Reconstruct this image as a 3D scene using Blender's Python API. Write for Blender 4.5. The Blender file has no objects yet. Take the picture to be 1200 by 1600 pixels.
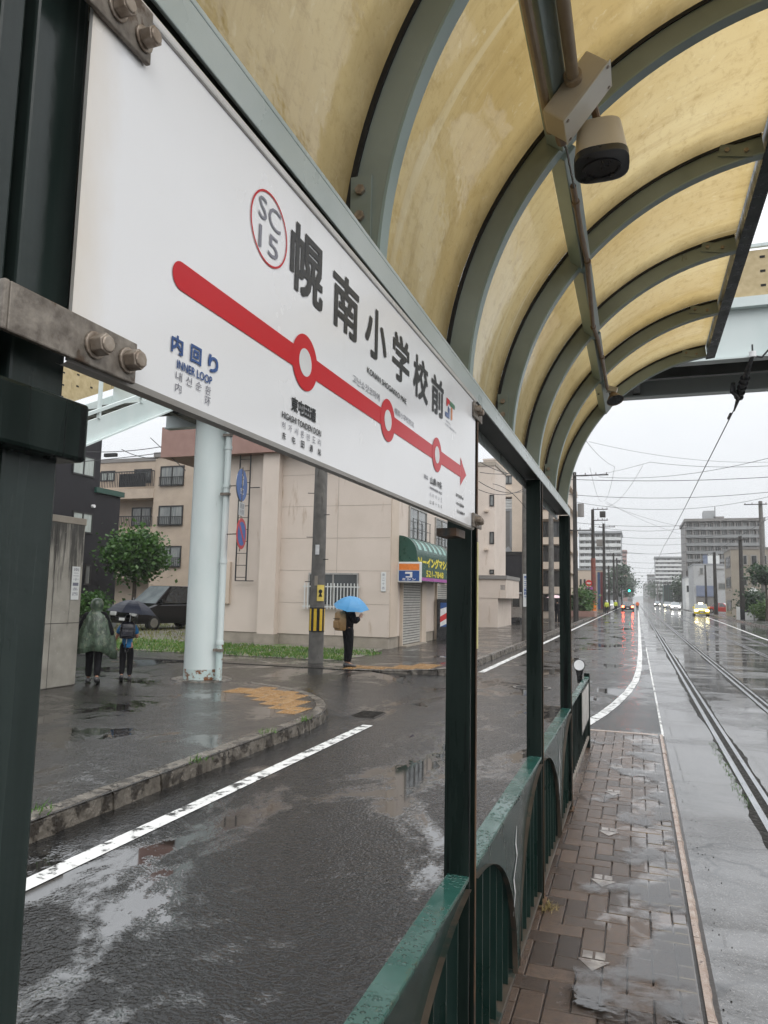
import bpy, math, random
from mathutils import Vector, Matrix
random.seed(7)
D = bpy.data
SC = bpy.context.scene
COL = SC.collection
R_ = math.radians
V3 = Vector

# ------------------------------------------------------------------ camera model (metres; platform top is z = 0)
FPX, CXP, CYP, CAMH = 1130.0, 600.0, 800.0, 1.62
_d = V3(((995 - CXP) / FPX, (937 - CYP) / FPX, 1)).normalized()
_ux, _uy = math.sin(.020), -math.cos(.020)
_u = V3((_ux, _uy, -(_ux * _d.x + _uy * _d.y) / _d.z)).normalized()
_r = _d.cross(_u)
CAMR = Matrix((_r, _d, _u))
CAMP = V3((0, 0, CAMH))
def ray(x, y): return CAMR @ V3(((x - CXP) / FPX, (y - CYP) / FPX, 1))
def gz(x, y, z=-.05):
    v = ray(x, y); return CAMP + v * ((z - CAMH) / v.z)
def onx(x, y, X):
    v = ray(x, y); return CAMP + v * (X / v.x)
def at(x, y, Y):
    v = ray(x, y); return CAMP + v * (Y / v.y)
def prj(p):
    c = CAMR.transposed() @ (V3(p) - CAMP); return (CXP + FPX * c.x / c.z, CYP + FPX * c.y / c.z)

# ------------------------------------------------------------------ materials
def lin(r, g, b, k=1.0):
    def f(c):
        c /= 255.0
        return (c / 12.92 if c <= .04045 else ((c + .055) / 1.055) ** 2.4) * k
    return (f(r), f(g), f(b), 1)
def c4(c): return tuple(c) if len(c) == 4 else (*c, 1)
class NT:
    def __init__(s, name):
        s.m = D.materials.new(name); s.m.use_nodes = True
        s.t = s.m.node_tree; s.t.nodes.clear()
        s.out = s.n('ShaderNodeOutputMaterial')
        s.pos = s.n('ShaderNodeNewGeometry').outputs['Position']
    def n(s, t, **k):
        nd = s.t.nodes.new(t)
        for a, b in k.items(): setattr(nd, a, b)
        return nd
    def l(s, a, b): s.t.links.new(a, b)
    def mapped(s, st):
        if st == (1, 1, 1): return s.pos
        m = s.n('ShaderNodeVectorMath', operation='MULTIPLY'); s.l(s.pos, m.inputs[0]); m.inputs[1].default_value = st
        return m.outputs[0]
    def noise(s, sc, st=(1, 1, 1), det=5, rough=.55, dist=0):
        n = s.n('ShaderNodeTexNoise'); n.inputs['Scale'].default_value = sc; n.inputs['Detail'].default_value = det
        n.inputs['Roughness'].default_value = rough; n.inputs['Distortion'].default_value = dist
        s.l(s.mapped(st), n.inputs['Vector']); return n.outputs[0]
    def ramp(s, fac, lo, hi, a=0., b=1.):
        r = s.n('ShaderNodeMapRange'); s.l(fac, r.inputs[0])
        for i, v in zip((1, 2, 3, 4), (lo, hi, a, b)): r.inputs[i].default_value = v
        return r.outputs[0]
    def mix(s, fac, a, b):
        m = s.n('ShaderNodeMix', data_type='RGBA')
        for sock, v in ((m.inputs[0], fac), (m.inputs[6], a), (m.inputs[7], b)):
            if hasattr(v, 'is_linked'): s.l(v, sock)
            else: sock.default_value = v if not hasattr(v, '__len__') else c4(v)
        return m.outputs[2]
    def math(s, op, a, b):
        m = s.n('ShaderNodeMath', operation=op)
        for sock, v in zip(m.inputs, (a, b)):
            if hasattr(v, 'is_linked'): s.l(v, sock)
            else: sock.default_value = v
        return m.outputs[0]
    def bump(s, h, strength, dist=.01, nrm=None):
        b = s.n('ShaderNodeBump'); b.inputs['Distance'].default_value = dist
        if hasattr(strength, 'is_linked'): s.l(strength, b.inputs['Strength'])
        else: b.inputs['Strength'].default_value = strength
        s.l(h, b.inputs['Height'])
        if nrm: s.l(nrm, b.inputs['Normal'])
        return b.outputs[0]
    def bsdf(s, col, rough, metal=0, spec=.5, nrm=None, coat=0, emit=None, es=0, ior=1.5):
        p = s.n('ShaderNodeBsdfPrincipled')
        for k, v in (('Base Color', col), ('Roughness', rough), ('Metallic', metal), ('Specular IOR Level', spec), ('Coat Weight', coat)):
            if hasattr(v, 'is_linked'): s.l(v, p.inputs[k])
            else: p.inputs[k].default_value = c4(v) if hasattr(v, '__len__') else v
        p.inputs['Coat Roughness'].default_value = .08
        p.inputs['IOR'].default_value = ior
        if nrm: s.l(nrm, p.inputs['Normal'])
        if emit: p.inputs['Emission Color'].default_value = c4(emit); p.inputs['Emission Strength'].default_value = es
        return p.outputs[0]
    def done(s, sh):
        s.l(sh, s.out.inputs[0]); return s.m

def mat(name, c1, c2=None, sc=6, rough=.5, rough2=None, bump=0, bsc=60, bdist=.004, metal=0, st=(1, 1, 1), spec=.5, lo=.35, hi=.65,
        c3=None, t3=.6, sc3=3, st3=(1, 1, 1), coat=0, emit=None, es=0):
    t = NT(name)
    if c2 is None: c2 = tuple(v * .82 for v in c1[:3])
    f = t.ramp(t.noise(sc, st), lo, hi)
    col = t.mix(f, c1, c2)
    r = rough
    if rough2 is not None: r = t.ramp(f, 0, 1, rough, rough2)
    if c3 is not None:
        f3 = t.ramp(t.noise(sc3, st3, 8, .65), t3, t3 + .05)
        col = t.mix(f3, col, c3)
    nr = t.bump(t.noise(bsc), bump, bdist) if bump else None
    return t.done(t.bsdf(col, r, metal, spec, nr, coat, emit, es))

def wet(name, c1, c2, psc=.5, plo=.5, phi=.6, dry=.25, bump=.5, bsc=45, bdist=.01, st=(1, 1, 1), wetr=.03, big=.0, crack=0, damp=.12, slow=.6, shi=1.0, patch=0):
    """wet paving: rough aggregate, damp film and standing water in the low spots"""
    t = NT(name)
    pm = t.ramp(t.math('ADD', t.noise(psc, st, 9, .68, .5), t.math('MULTIPLY', t.math('SUBTRACT', t.noise(17, (1, 1, 1), 3), .5), .09)), plo, phi)
    dm = t.ramp(t.noise(psc * 3.1, st, 6, .6), .4, .62)
    col = t.mix(t.ramp(t.noise(2.3, (1, 1, 1), 8, .7), .3, .7), c1, c2)
    ag = t.noise(bsc * 1.7, (1, 1, 1), 1, .4)
    col = t.mix(t.ramp(ag, .58, .70, 0, .6), col, tuple(min(1, v * 2.4) for v in c2[:3]))
    if patch:      # old repair strips of a blacker mix
        pw = t.ramp(t.noise(.32, (1.6, .35, 1), 2, .4, .2), .53, .545); col = t.mix(t.math('MULTIPLY', pw, .75), col, (.005, .005, .005))
    r = t.math('MULTIPLY', t.ramp(dm, 0, 1, dry, damp), t.ramp(pm, 0, 1, 1, wetr / max(dry, .01)))
    inv = t.math('SUBTRACT', 1.0, pm)
    nr = t.bump(t.noise(bsc, (1, 1, 1), 1.5, .45), t.math('MULTIPLY', inv, bump), bdist)
    nr = t.bump(t.noise(bsc * .32, (1, 1, 1), 3, .5), t.math('MULTIPLY', inv, bump * .6), bdist * 1.6, nr)
    if big: nr = t.bump(t.noise(2.6, st, 5, .55), t.math('MULTIPLY', inv, big), .06, nr)
    if crack:
        v = t.n('ShaderNodeTexVoronoi', feature='DISTANCE_TO_EDGE'); v.inputs['Scale'].default_value = crack
        w = t.n('ShaderNodeVectorMath', operation='ADD'); t.l(t.pos, w.inputs[0])
        nn = t.n('ShaderNodeTexNoise'); nn.inputs['Scale'].default_value = 3; t.l(t.pos, nn.inputs['Vector'])
        sc_ = t.n('ShaderNodeVectorMath', operation='SCALE'); t.l(nn.outputs[1], sc_.inputs[0]); sc_.inputs['Scale'].default_value = .6
        t.l(sc_.outputs[0], w.inputs[1]); t.l(w.outputs[0], v.inputs['Vector'])
        on = t.ramp(t.noise(.45, (1, 1, 1), 3), .47, .53)
        ck = t.math('MULTIPLY', t.ramp(v.outputs[0], .006, .025, 1, 0), on)
        col = t.mix(ck, col, (.004, .004, .004)); nr = t.bump(ck, -.6, .012, nr)
    return t.done(t.bsdf(col, r, 0, t.ramp(pm, 0, 1, slow, shi), nr))

M = {}
M['asphalt'] = wet('wet_asphalt', (.005, .0046, .0042), (.015, .0138, .0125), .8, .50, .575, .20, .60, 44, .016, (1, .55, 1), .05, .30, 1.25, .12, .38, 3.4, 1)
M['trackbed'] = wet('wet_track_paving', (.030, .029, .028), (.085, .0825, .08), .7, .42, .55, .28, .20, 48, .007, (.45, 1.2, 1), .06, .10, .8, .14, .9, 2.6)
M['sidewalk'] = wet('wet_sidewalk_asphalt', (.011, .010, .009), (.028, .0255, .023), .9, .52, .585, .26, .7, 50, .012, (1, 1, 1), .03, .3, .9, .14, .42, 2.8)
M['farwalk'] = wet('wet_far_pavement', (.04, .038, .036), (.07, .066, .062), .5, .5, .62, .4, .4, 60, .01)
M['ground'] = wet('wet_ground', (.03, .028, .025), (.06, .056, .05), .3, .55, .65, .5, .4, 20)
M['gravel'] = mat('yard_gravel', (.10, .09, .075), (.19, .17, .14), 30, .8, bump=.8, bsc=50, c3=(.08, .12, .03), t3=.52, sc3=.8)
M['paint'] = mat('road_paint', (.72, .72, .70), (.5, .5, .48), 9, .3, .5, bump=.5, bsc=45, bdist=.008, c3=(.03, .029, .027), t3=.54, sc3=9)
M['kerb'] = mat('kerb_concrete', (.085, .073, .058), (.17, .15, .125), 9, .4, .22, bump=.9, bsc=30, bdist=.014, c3=(.03, .024, .018), t3=.50, sc3=6)
M['pinkkerb'] = mat('granite_kerb', (.25, .175, .135), (.37, .305, .26), 14, .35, .2, bump=.6, bsc=60, bdist=.006, c3=(.12, .085, .07), t3=.6, sc3=9)
M['tactile'] = mat('tactile_orange', (.27, .15, .055), (.36, .225, .10), 7, .3, .15, bump=.5, bsc=40, c3=(.10, .075, .05), t3=.60, sc3=5)
M['joint'] = mat('joint_sand', (.022, .018, .015), (.04, .033, .028), 20, .35, bump=.4)
M['dirt'] = mat('rail_dirt', (.008, .007, .0055), (.022, .019, .015), 20, .7, .4, bump=1, bsc=50, bdist=.02, spec=.15)
M['white_plastic'] = mat('reflector_white', (.8, .8, .8), (.7, .7, .7), 9, .3)
def paver_mat():
    t = NT('wet_pavers')
    a = t.n('ShaderNodeAttribute', attribute_name='tint')
    base = t.mix(a.outputs['Fac'], (.025, .0150, .0098), (.128, .082, .056))
    base = t.mix(t.ramp(t.noise(22, (1, 1, 1), 6, .7), .35, .7, 0, .6), base, (.04, .033, .028))
    sx = t.n('ShaderNodeSeparateXYZ'); t.l(t.pos, sx.inputs[0])
    low = t.ramp(sx.outputs[0], -.35, .2, -.09, .22)            # the paving falls towards the track kerb, where the water stands
    pm = t.ramp(t.math('ADD', t.noise(2.1, (1.2, .8, 1), 6, .6, .5), low), .60, .70)
    r = t.ramp(pm, 0, 1, .24, .02)
    nr = t.bump(t.noise(90, (1, 1, 1), 4, .7), t.math('MULTIPLY', t.math('SUBTRACT', 1.0, pm), .5), .006)
    return t.done(t.bsdf(base, r, 0, t.ramp(pm, 0, 1, .6, 2.4), nr))
M['paver'] = paver_mat()
def film_mat():
    t = NT('platform_water')
    sx = t.n('ShaderNodeSeparateXYZ'); t.l(t.pos, sx.inputs[0])
    low = t.ramp(sx.outputs[0], -.45, .2, -.07, .12)
    edge = t.math('MULTIPLY', t.math('SUBTRACT', t.noise(38, (1, 1, 1), 4), .5), .07)
    pm = t.ramp(t.math('ADD', t.math('ADD', t.noise(1.9, (1.2, 1.1, 1), 5, .52, .3), low), edge), .545, .645)
    fr = t.n('ShaderNodeFresnel'); fr.inputs['IOR'].default_value = 2.0
    nr = t.bump(t.noise(18, (1, 1, 1), 2), .05, .01); t.l(nr, fr.inputs['Normal'])
    g = t.n('ShaderNodeBsdfGlossy'); g.inputs['Roughness'].default_value = .03; t.l(nr, g.inputs['Normal'])
    tr = t.n('ShaderNodeBsdfTransparent')
    m = t.n('ShaderNodeMixShader'); t.l(t.math('MULTIPLY', t.math('ADD', fr.outputs[0], .02), pm), m.inputs[0]); t.l(tr.outputs[0], m.inputs[1]); t.l(g.outputs[0], m.inputs[2])
    return t.done(m.outputs[0])
M['film'] = film_mat()
# shelter
M['green'] = mat('dark_green_paint', (.004, .009, .0072), (.014, .022, .019), 5, .22, .42, spec=.14, bump=.12, bsc=25, st=(3, 3, .35), c3=(.0015, .002, .002), t3=.54, sc3=7, st3=(4, 4, .10))
M['greenreflect'] = mat('wet_green_reflections', (.006, .012, .010), (.026, .037, .034), 3.2, .12, .30, spec=.28, bump=.25, bsc=9, bdist=.01, st=(5, 5, .30), c3=(.075, .085, .083), t3=.62, sc3=6, st3=(6, 6, .10))  # near post: wet paint, sky reflections painted in as paler tones and streaks
def rail_mat():
    t = NT('teal_rail_paint')
    c = t.mix(t.ramp(t.noise(9), .35, .65), (.013, .058, .046), (.028, .085, .07))
    c = t.mix(t.ramp(t.noise(6, (3, .6, 1), 7, .7), .60, .66, 0, .8), c, (.05, .055, .025))
    c = t.mix(t.ramp(t.noise(3.2, (5, .5, 1), 5, .6), .66, .69, 0, .8), c, (.07, .045, .03))
    v = t.n('ShaderNodeTexVoronoi'); v.inputs['Scale'].default_value = 62; t.l(t.pos, v.inputs['Vector'])
    dr = t.math('MULTIPLY', t.ramp(v.outputs['Distance'], .42, .22), t.ramp(t.noise(5), .45, .55))
    return t.done(t.bsdf(c, t.ramp(t.noise(4), .4, .6, .09, .3), 0, .5, t.bump(dr, .9, .006)))
M['greenrail'] = rail_mat()
M['greenplate'] = mat('green_plate', (.008, .022, .019), (.014, .032, .028), 2.5, .2, .3, spec=.28, bump=.06, bsc=7, st=(1, 1, .4))
M['rustedge'] = mat('rusty_edge', (.06, .035, .02), (.13, .07, .035), 11, .45, .7, bump=.6, bsc=45, c3=(.02, .025, .022), t3=.55, sc3=6, st3=(2, 2, .5))
M['beamskylit'] = mat('skylit_beam_paint', (.40, .46, .45), (.50, .55, .54), 3, .25, .4, bump=.1, bsc=18, c3=(.22, .20, .13), t3=.64, sc3=4.5, st3=(1, .6, 2))  # same pale green paint, lightened to put the sky's light on the beam
M['pale'] = mat('pale_green_paint', (.225, .30, .285), (.30, .37, .355), 3, .33, .45, bump=.1, bsc=18, c3=(.12, .10, .05), t3=.66, sc3=4.5)
M['paledirty'] = mat('pale_green_dirty', (.20, .235, .205), (.29, .335, .31), 2.6, .4, .5, bump=.12, bsc=20, c3=(.10, .075, .035), t3=.63, sc3=5, st3=(1, 1, .4))
M['gasket'] = mat('black_gasket', (.006, .006, .006), None, 9, .6)
M['galv'] = mat('galvanised_steel', (.12, .10, .082), (.27, .24, .205), 55, .4, .6, bump=.5, bsc=70, metal=.25, c3=(.085, .055, .035), t3=.57, sc3=16)
M['bolt'] = mat('bolt_steel', (.36, .31, .26), (.22, .17, .13), 60, .35, .5, metal=.5)
def signwhite():
    t = NT('sign_white')
    c = t.mix(t.ramp(t.noise(1.6), .35, .65), (.83, .835, .85), (.79, .79, .795))
    sx = t.n('ShaderNodeSeparateXYZ'); t.l(t.pos, sx.inputs[0])
    e = t.math('ADD', t.ramp(sx.outputs[1], .50, .60, .62, 0), t.math('MULTIPLY', t.noise(22, (1, 1, .5), 5), .30))
    c = t.mix(t.ramp(e, .48, .86, 0, .6), c, (.62, .50, .34))
    c = t.mix(t.ramp(t.noise(7, (1, 1, .3), 7, .7), .60, .78, 0, .30), c, (.55, .54, .50))
    return t.done(t.bsdf(c, t.ramp(t.noise(5), .3, .7, .16, .30), 0, .5, t.bump(t.noise(9), .03, .01), .2))
M['signwhite'] = signwhite()
M['signlip'] = mat('sign_lip', (.50, .49, .47), (.36, .34, .31), 4, .25, .4, coat=.3)
M['trimbright'] = mat('bright_trim', (.66, .65, .63), (.50, .48, .45), 6, .2, .35, coat=.3)
M['signblack'] = mat('sign_back_board', (.006, .006, .006), None, 9, .5)
M['ink'] = mat('ink_black', (.010, .010, .012), None, 9, .32, spec=.35)
M['inkgrey'] = mat('ink_grey', (.14, .14, .18), None, 9, .3, coat=.25)
M['inkblue'] = mat('ink_blue', (.012, .07, .26), None, 9, .3, coat=.25)
M['inkred'] = mat('ink_red', (.56, .008, .016), (.53, .007, .014), 3, .3, spec=.2)
M['inkrose'] = mat('ink_rose', (.62, .05, .09), None, 3, .28, coat=.25)
M['inkgreen'] = mat('ink_green', (.01, .17, .06), None, 9, .3)
M['inkorange'] = mat('ink_orange', (.75, .22, .04), None, 9, .3)
M['inkwhite'] = mat('ink_white', (.75, .75, .75), None, 9, .3)
M['inkyellow'] = mat('ink_yellow', (.75, .62, .04), None, 9, .35)
M['inkviolet'] = mat('ink_violet', (.35, .08, .32), None, 9, .35)
M['conduit'] = mat('brown_conduit', (.20, .13, .075), (.14, .085, .045), 9, .4, .5)
M['conduittan'] = mat('tan_conduit', (.33, .255, .175), (.25, .19, .125), 9, .4, .5)
M['boxtan'] = mat('tan_housing', (.50, .43, .325), (.45, .385, .29), 5, .4, .5, coat=.1)
M['boxlid'] = mat('pale_lid', (.64, .61, .53), (.58, .55, .48), 4, .4, c3=(.25, .22, .18), t3=.7, sc3=12)
M['blackplastic'] = mat('black_plastic', (.010, .010, .011), (.016, .016, .017), 9, .25, .35)
M['yellowstrip'] = mat('yellow_strip', (.72, .66, .30), None, 9, .3)
def roof_mat():
    t = NT('yellowed_roof_sheet')
    c = t.mix(t.ramp(t.noise(1.1, (1, 1, 1), 5, .55), .35, .68), (.435, .315, .13), (.55, .445, .24))
    c = t.mix(t.ramp(t.noise(7, (.35, 3.2, .35), 8, .7), .50, .76, 0, .45), c, (.27, .18, .065))
    c = t.mix(t.ramp(t.noise(85, (1, .6, 1), 3, .7), .60, .72, 0, .35), c, (.30, .22, .10))
    c = t.mix(t.ramp(t.noise(26, (1, .7, 1), 5, .7, .4), .52, .70, 0, .40), c, (.24, .16, .055))
    c = t.mix(t.ramp(t.noise(31, (.7, 1, .7), 4, .7, .4), .60, .74, 0, .40), c, (.62, .54, .36))  # pale flecks put the wrinkled film's fine highlights into the colour
    sx = t.n('ShaderNodeSeparateXYZ'); t.l(t.pos, sx.inputs[0])
    fr = t.math('FRACT', t.math('DIVIDE', t.math('SUBTRACT', sx.outputs[1], .5), .9), 0.)         # ribs every 0.9 m hold the grime
    ed = t.math('ABSOLUTE', t.math('SUBTRACT', fr, .5), 0.)
    g = t.ramp(t.math('ADD', ed, t.math('MULTIPLY', t.noise(4, (1, 1, 1), 6, .65), .22)), .44, .62, 0, .85)
    c = t.mix(g, c, (.11, .078, .032))
    c = t.mix(t.ramp(t.noise(2.3, (.25, 5, .25), 3, .5), .67, .70, 0, .22), c, (.68, .62, .46))     # pale run marks
    d = t.n('ShaderNodeBsdfDiffuse'); t.l(c, d.inputs[0])
    tl = t.n('ShaderNodeBsdfTranslucent'); t.l(c, tl.inputs[0])
    mx = t.n('ShaderNodeMixShader'); mx.inputs[0].default_value = .80; t.l(d.outputs[0], mx.inputs[1]); t.l(tl.outputs[0], mx.inputs[2])
    gl = t.n('ShaderNodeBsdfGlossy'); gl.inputs['Roughness'].default_value = .06
    nr = t.bump(t.noise(7, (1, 1, 1), 3, .5), .12, .02); nr = t.bump(t.noise(55, (1, 1, 1), 3), .1, .004, nr)
    t.l(nr, gl.inputs['Normal'])
    fz = t.n('ShaderNodeFresnel'); fz.inputs['IOR'].default_value = 1.46; t.l(nr, fz.inputs['Normal'])
    m2 = t.n('ShaderNodeMixShader'); t.l(fz.outputs[0], m2.inputs[0]); t.l(mx.outputs[0], m2.inputs[1]); t.l(gl.outputs[0], m2.inputs[2])
    return t.done(m2.outputs[0])
M['roof'] = roof_mat()
# town
M['steelblue'] = mat('pale_blue_steel', (.55, .625, .615), (.61, .67, .66), 2.2, .35, .45, st=(1, 1, .5), c3=(.30, .33, .28), t3=.66, sc3=3, st3=(2, 2, .3))
M['steelrust'] = mat('pale_steel_rusted', (.44, .54, .53), (.50, .60, .58), 3, .4, .5, c3=(.17, .065, .02), t3=.5, sc3=6)
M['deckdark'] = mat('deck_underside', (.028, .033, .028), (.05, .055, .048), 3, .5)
M['panelbeige'] = mat('parapet_beige', (.50, .40, .23), (.40, .31, .16), 9, .6, bump=.3, bsc=50, c3=(.24, .18, .09), t3=.62, sc3=3, st3=(1.5, 1.5, .6))
M['hole'] = mat('dark_hole', (.01, .009, .008), None, 5, .8)
def concrete_mat():
    t = NT('stained_concrete')
    c = t.mix(t.ramp(t.noise(3, (1, 1, 1), 7, .6), .35, .65), (.23, .215, .185), (.32, .30, .26))
    sx = t.n('ShaderNodeSeparateXYZ'); t.l(t.pos, sx.inputs[0])
    top = t.ramp(sx.outputs[2], 1.3, 2.75, -.14, .16)
    st = t.math('ADD', t.noise(9, (1, 1, .09), 5, .65), top)
    c = t.mix(t.ramp(st, .50, .64, 0, .9), c, (.035, .033, .03))
    c = t.mix(t.ramp(t.noise(14, (1, 1, .6), 6, .7), .62, .70, 0, .6), c, (.45, .43, .40))
    return t.done(t.bsdf(c, .55, 0, .4, t.bump(t.noise(30), .4, .004)))
M['concrete'] = concrete_mat()
M['render'] = mat('beige_render', (.585, .505, .44), (.53, .455, .39), .8, .55, bump=.25, bsc=35, c3=(.45, .365, .295), t3=.60, sc3=1.6, st3=(1.5, 1.5, .25))
M['render2'] = mat('beige_tile', (.54, .45, .365), (.48, .40, .32), 1, .5, bump=.2, bsc=30)
M['officetan'] = mat('office_tan', (.30, .265, .215), (.26, .23, .185), 1, .55)
M['render3'] = mat('tan_tile', (.36, .29, .225), (.42, .34, .265), 1.2, .5, bump=.2, bsc=30)
M['plinth'] = mat('plinth_grey', (.25, .22, .18), (.32, .28, .23), 3, .6, bump=.3)
M['brownband'] = mat('brown_band', (.25, .145, .12), (.29, .175, .145), 3, .5)
M['charcoal'] = mat('charcoal_cladding', (.011, .0105, .013), (.020, .019, .023), 5, .55, .7, st=(6, 6, .4), bump=.2, spec=.25)
M['darkgreen'] = mat('dark_green_trim', (.015, .06, .045), None, 5, .4)
M['frame'] = mat('dark_window_frame', (.012, .012, .013), None, 5, .35)
M['alu'] = mat('aluminium_frame', (.36, .35, .33), (.28, .27, .25), 8, .35, metal=.5)
M['glass'] = mat('dark_window_glass', (.018, .021, .022), (.04, .045, .046), 1.2, .05, .08, coat=.6)
M['curtain'] = mat('curtained_glass', (.36, .40, .37), (.24, .27, .25), 5, .12, .2, st=(7, 7, .3), coat=.8)
M['greyglass'] = mat('grey_window_glass', (.11, .12, .12), (.2, .21, .2), 2, .08, .12, st=(3, 3, .4), coat=.6)
M['shutter'] = mat('grey_shutter', (.44, .43, .40), (.36, .35, .32), 4, .4, .5)
M['awning'] = mat('awning_green', (.012, .055, .038), (.018, .07, .05), 6, .25, .4)
M['greywall'] = mat('grey_wall', (.30, .31, .32), (.26, .27, .275), 1, .55)
M['midgrey'] = mat('mid_grey_wall', (.17, .16, .15), (.2, .19, .18), 1, .55)
M['whitewall'] = mat('white_wall', (.62, .63, .62), (.54, .55, .54), 1, .55)
M['bluegrey'] = mat('blue_grey_shutter', (.16, .19, .27), (.19, .22, .30), 2, .5)
M['greenmesh'] = mat('green_site_mesh', (.02, .075, .06), (.03, .1, .08), 3, .6)
M['pinktower'] = mat('pink_tower_wall', (.36, .24, .22), None, 2, .6)
M['pole'] = mat('concrete_pole', (.085, .08, .073), (.14, .132, .12), 5, .5, .6, bump=.3, c3=(.06, .055, .05), t3=.6, sc3=4, st3=(3, 3, .3))
M['polewood'] = mat('dark_pole', (.022, .020, .018), (.036, .033, .03), 5, .6, spec=.3)
M['red'] = mat('sign_red', (.55, .03, .03), None, 5, .35)
M['bluedull'] = mat('dull_blue', (.05, .09, .18), None, 5, .5)
M['reddull'] = mat('dull_red', (.20, .05, .05), None, 5, .5)
M['dullwhite'] = mat('dull_white_wall', (.42, .43, .43), (.36, .365, .365), .8, .6, c3=(.28, .28, .28), t3=.6, sc3=1)
M['blue'] = mat('sign_blue', (.02, .12, .42), None, 5, .35)
M['orange'] = mat('hazard_orange', (.75, .20, .02), None, 5, .4)
M['bark'] = mat('bark', (.05, .038, .028), (.09, .07, .05), 12, .8, bump=.6)
def leaf_mat(name, a, b, sc=2.5):
    t = NT(name)
    c = t.mix(t.ramp(t.noise(sc, (1, 1, 1), 4), .36, .64), a, b)
    d = t.bsdf(c, .35, 0, .4); tl = t.n('ShaderNodeBsdfTranslucent'); t.l(c, tl.inputs[0])
    m = t.n('ShaderNodeMixShader'); m.inputs[0].default_value = .3; t.l(d, m.inputs[1]); t.l(tl.outputs[0], m.inputs[2])
    return t.done(m.outputs[0])
M['leaf'] = leaf_mat('leaves_mid_green', (.030, .085, .018), (.075, .16, .032))
M['leafdark'] = leaf_mat('leaves_dark_green', (.014, .038, .016), (.03, .07, .024))
M['leafpale'] = leaf_mat('leaves_pale_green', (.06, .13, .03), (.12, .20, .05))
M['grass'] = leaf_mat('grass_blades', (.045, .13, .014), (.10, .20, .03), .8)
M['grassdry'] = leaf_mat('grass_dry', (.16, .19, .05), (.26, .24, .09), .8)
M['skin'] = mat('skin', (.42, .22, .14), (.38, .20, .13), 5, .5)
M['hair'] = mat('black_hair', (.010, .009, .008), None, 30, .35)
def camo():
    t = NT('camouflage_poncho')
    c = t.mix(t.ramp(t.noise(9, (1, 1, 1), 4, .6), .46, .52), (.055, .085, .055), (.028, .045, .028))
    c = t.mix(t.ramp(t.noise(15, (1, 1, 1), 4, .6), .57, .62), c, (.10, .12, .08))
    nr = t.bump(t.noise(6, (1.6, 1.6, .5), 4), .6, .05)
    return t.done(t.bsdf(c, .3, 0, .5, nr))
M['camo'] = camo()
M['blackcloth'] = mat('black_cloth', (.006, .006, .007), (.011, .011, .013), 12, .85, spec=.15)
M['blueshirt'] = mat('blue_shirt', (.015, .17, .40), (.012, .14, .34), 8, .7)
M['greycloth'] = mat('grey_cloth', (.28, .27, .25), (.2, .19, .18), 9, .8)
M['shoe'] = mat('dark_shoe', (.03, .03, .033), (.05, .05, .05), 9, .5)
M['sole'] = mat('white_sole', (.6, .6, .6), None, 9, .5)
M['bagblack'] = mat('black_school_bag', (.012, .012, .018), (.02, .02, .03), 9, .2, .3)
M['bagtan'] = mat('tan_backpack', (.33, .20, .085), (.25, .15, .06), 8, .6)
M['umbdark'] = leaf_mat('navy_umbrella_cloth', (.010, .014, .028), (.016, .02, .036), 6)
def umb_blue():
    t = NT('sky_blue_umbrella_cloth')
    d = t.bsdf((.12, .42, .78), .3, 0, .5); tl = t.n('ShaderNodeBsdfTranslucent'); tl.inputs[0].default_value = (.15, .5, .85, 1)
    m = t.n('ShaderNodeMixShader'); m.inputs[0].default_value = .35; t.l(d, m.inputs[1]); t.l(tl.outputs[0], m.inputs[2])
    return t.done(m.outputs[0])
M['umbblue'] = umb_blue()
M['chrome'] = mat('chrome', (.6, .6, .6), None, 9, .2, metal=.9)
M['carblack'] = mat('car_black', (.004, .004, .005), None, 5, .15, spec=.4, coat=.25)
M['carwhite'] = mat('car_white', (.72, .72, .72), None, 5, .2, coat=1)
M['caryellow'] = mat('car_yellow', (.78, .62, .01), None, 5, .2, coat=1)
M['cardark'] = mat('car_dark_maroon', (.018, .007, .007), None, 5, .15, coat=1)
M['carred'] = mat('car_red', (.42, .03, .02), None, 5, .2, coat=1)
M['carglass'] = mat('car_glass', (.02, .024, .026), (.04, .046, .05), 2, .05, coat=1)
M['carscreen'] = mat('car_screen', (.22, .25, .26), (.15, .17, .18), 2, .06, coat=1)
M['tyre'] = mat('tyre', (.012, .012, .012), None, 9, .7)
M['headlit'] = mat('headlamp_lit', (.9, .85, .6), None, 5, .3, emit=(1, .88, .55), es=9)
M['headlitw'] = mat('headlamp_lit_white', (.9, .9, .9), None, 5, .3, emit=(1, .95, .85), es=8)
M['headoff'] = mat('headlamp_off', (.55, .56, .56), None, 5, .15, coat=1)
M['tail'] = mat('tail_lamp_lit', (.6, .05, .02), None, 5, .3, emit=(1, .08, .03), es=22)
M['tailoff'] = mat('tail_lamp_off', (.4, .02, .02), None, 5, .2)
M['siglamp'] = mat('signal_green_lit', (.02, .4, .3), None, 5, .3, emit=(.05, .8, .55), es=2.5)
M['hivisy'] = mat('hi_vis_yellow', (.55, .62, .05), None, 5, .6)
M['hiviso'] = mat('hi_vis_orange', (.75, .17, .05), None, 5, .6)
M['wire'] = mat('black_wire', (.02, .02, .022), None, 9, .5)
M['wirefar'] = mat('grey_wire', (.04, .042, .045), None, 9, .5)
M['steel'] = mat('polished_rail', (.52, .53, .55), (.42, .43, .45), 14, .16, .28, metal=1, st=(1, .1, 1))
M['hill'] = mat('far_hill', (.03, .05, .05), (.04, .06, .06), .02, .9)
M['poster'] = mat('poster', (.66, .63, .58), (.40, .36, .32), 11, .3, c3=(.2, .22, .26), t3=.60, sc3=14, coat=.5)
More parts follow.
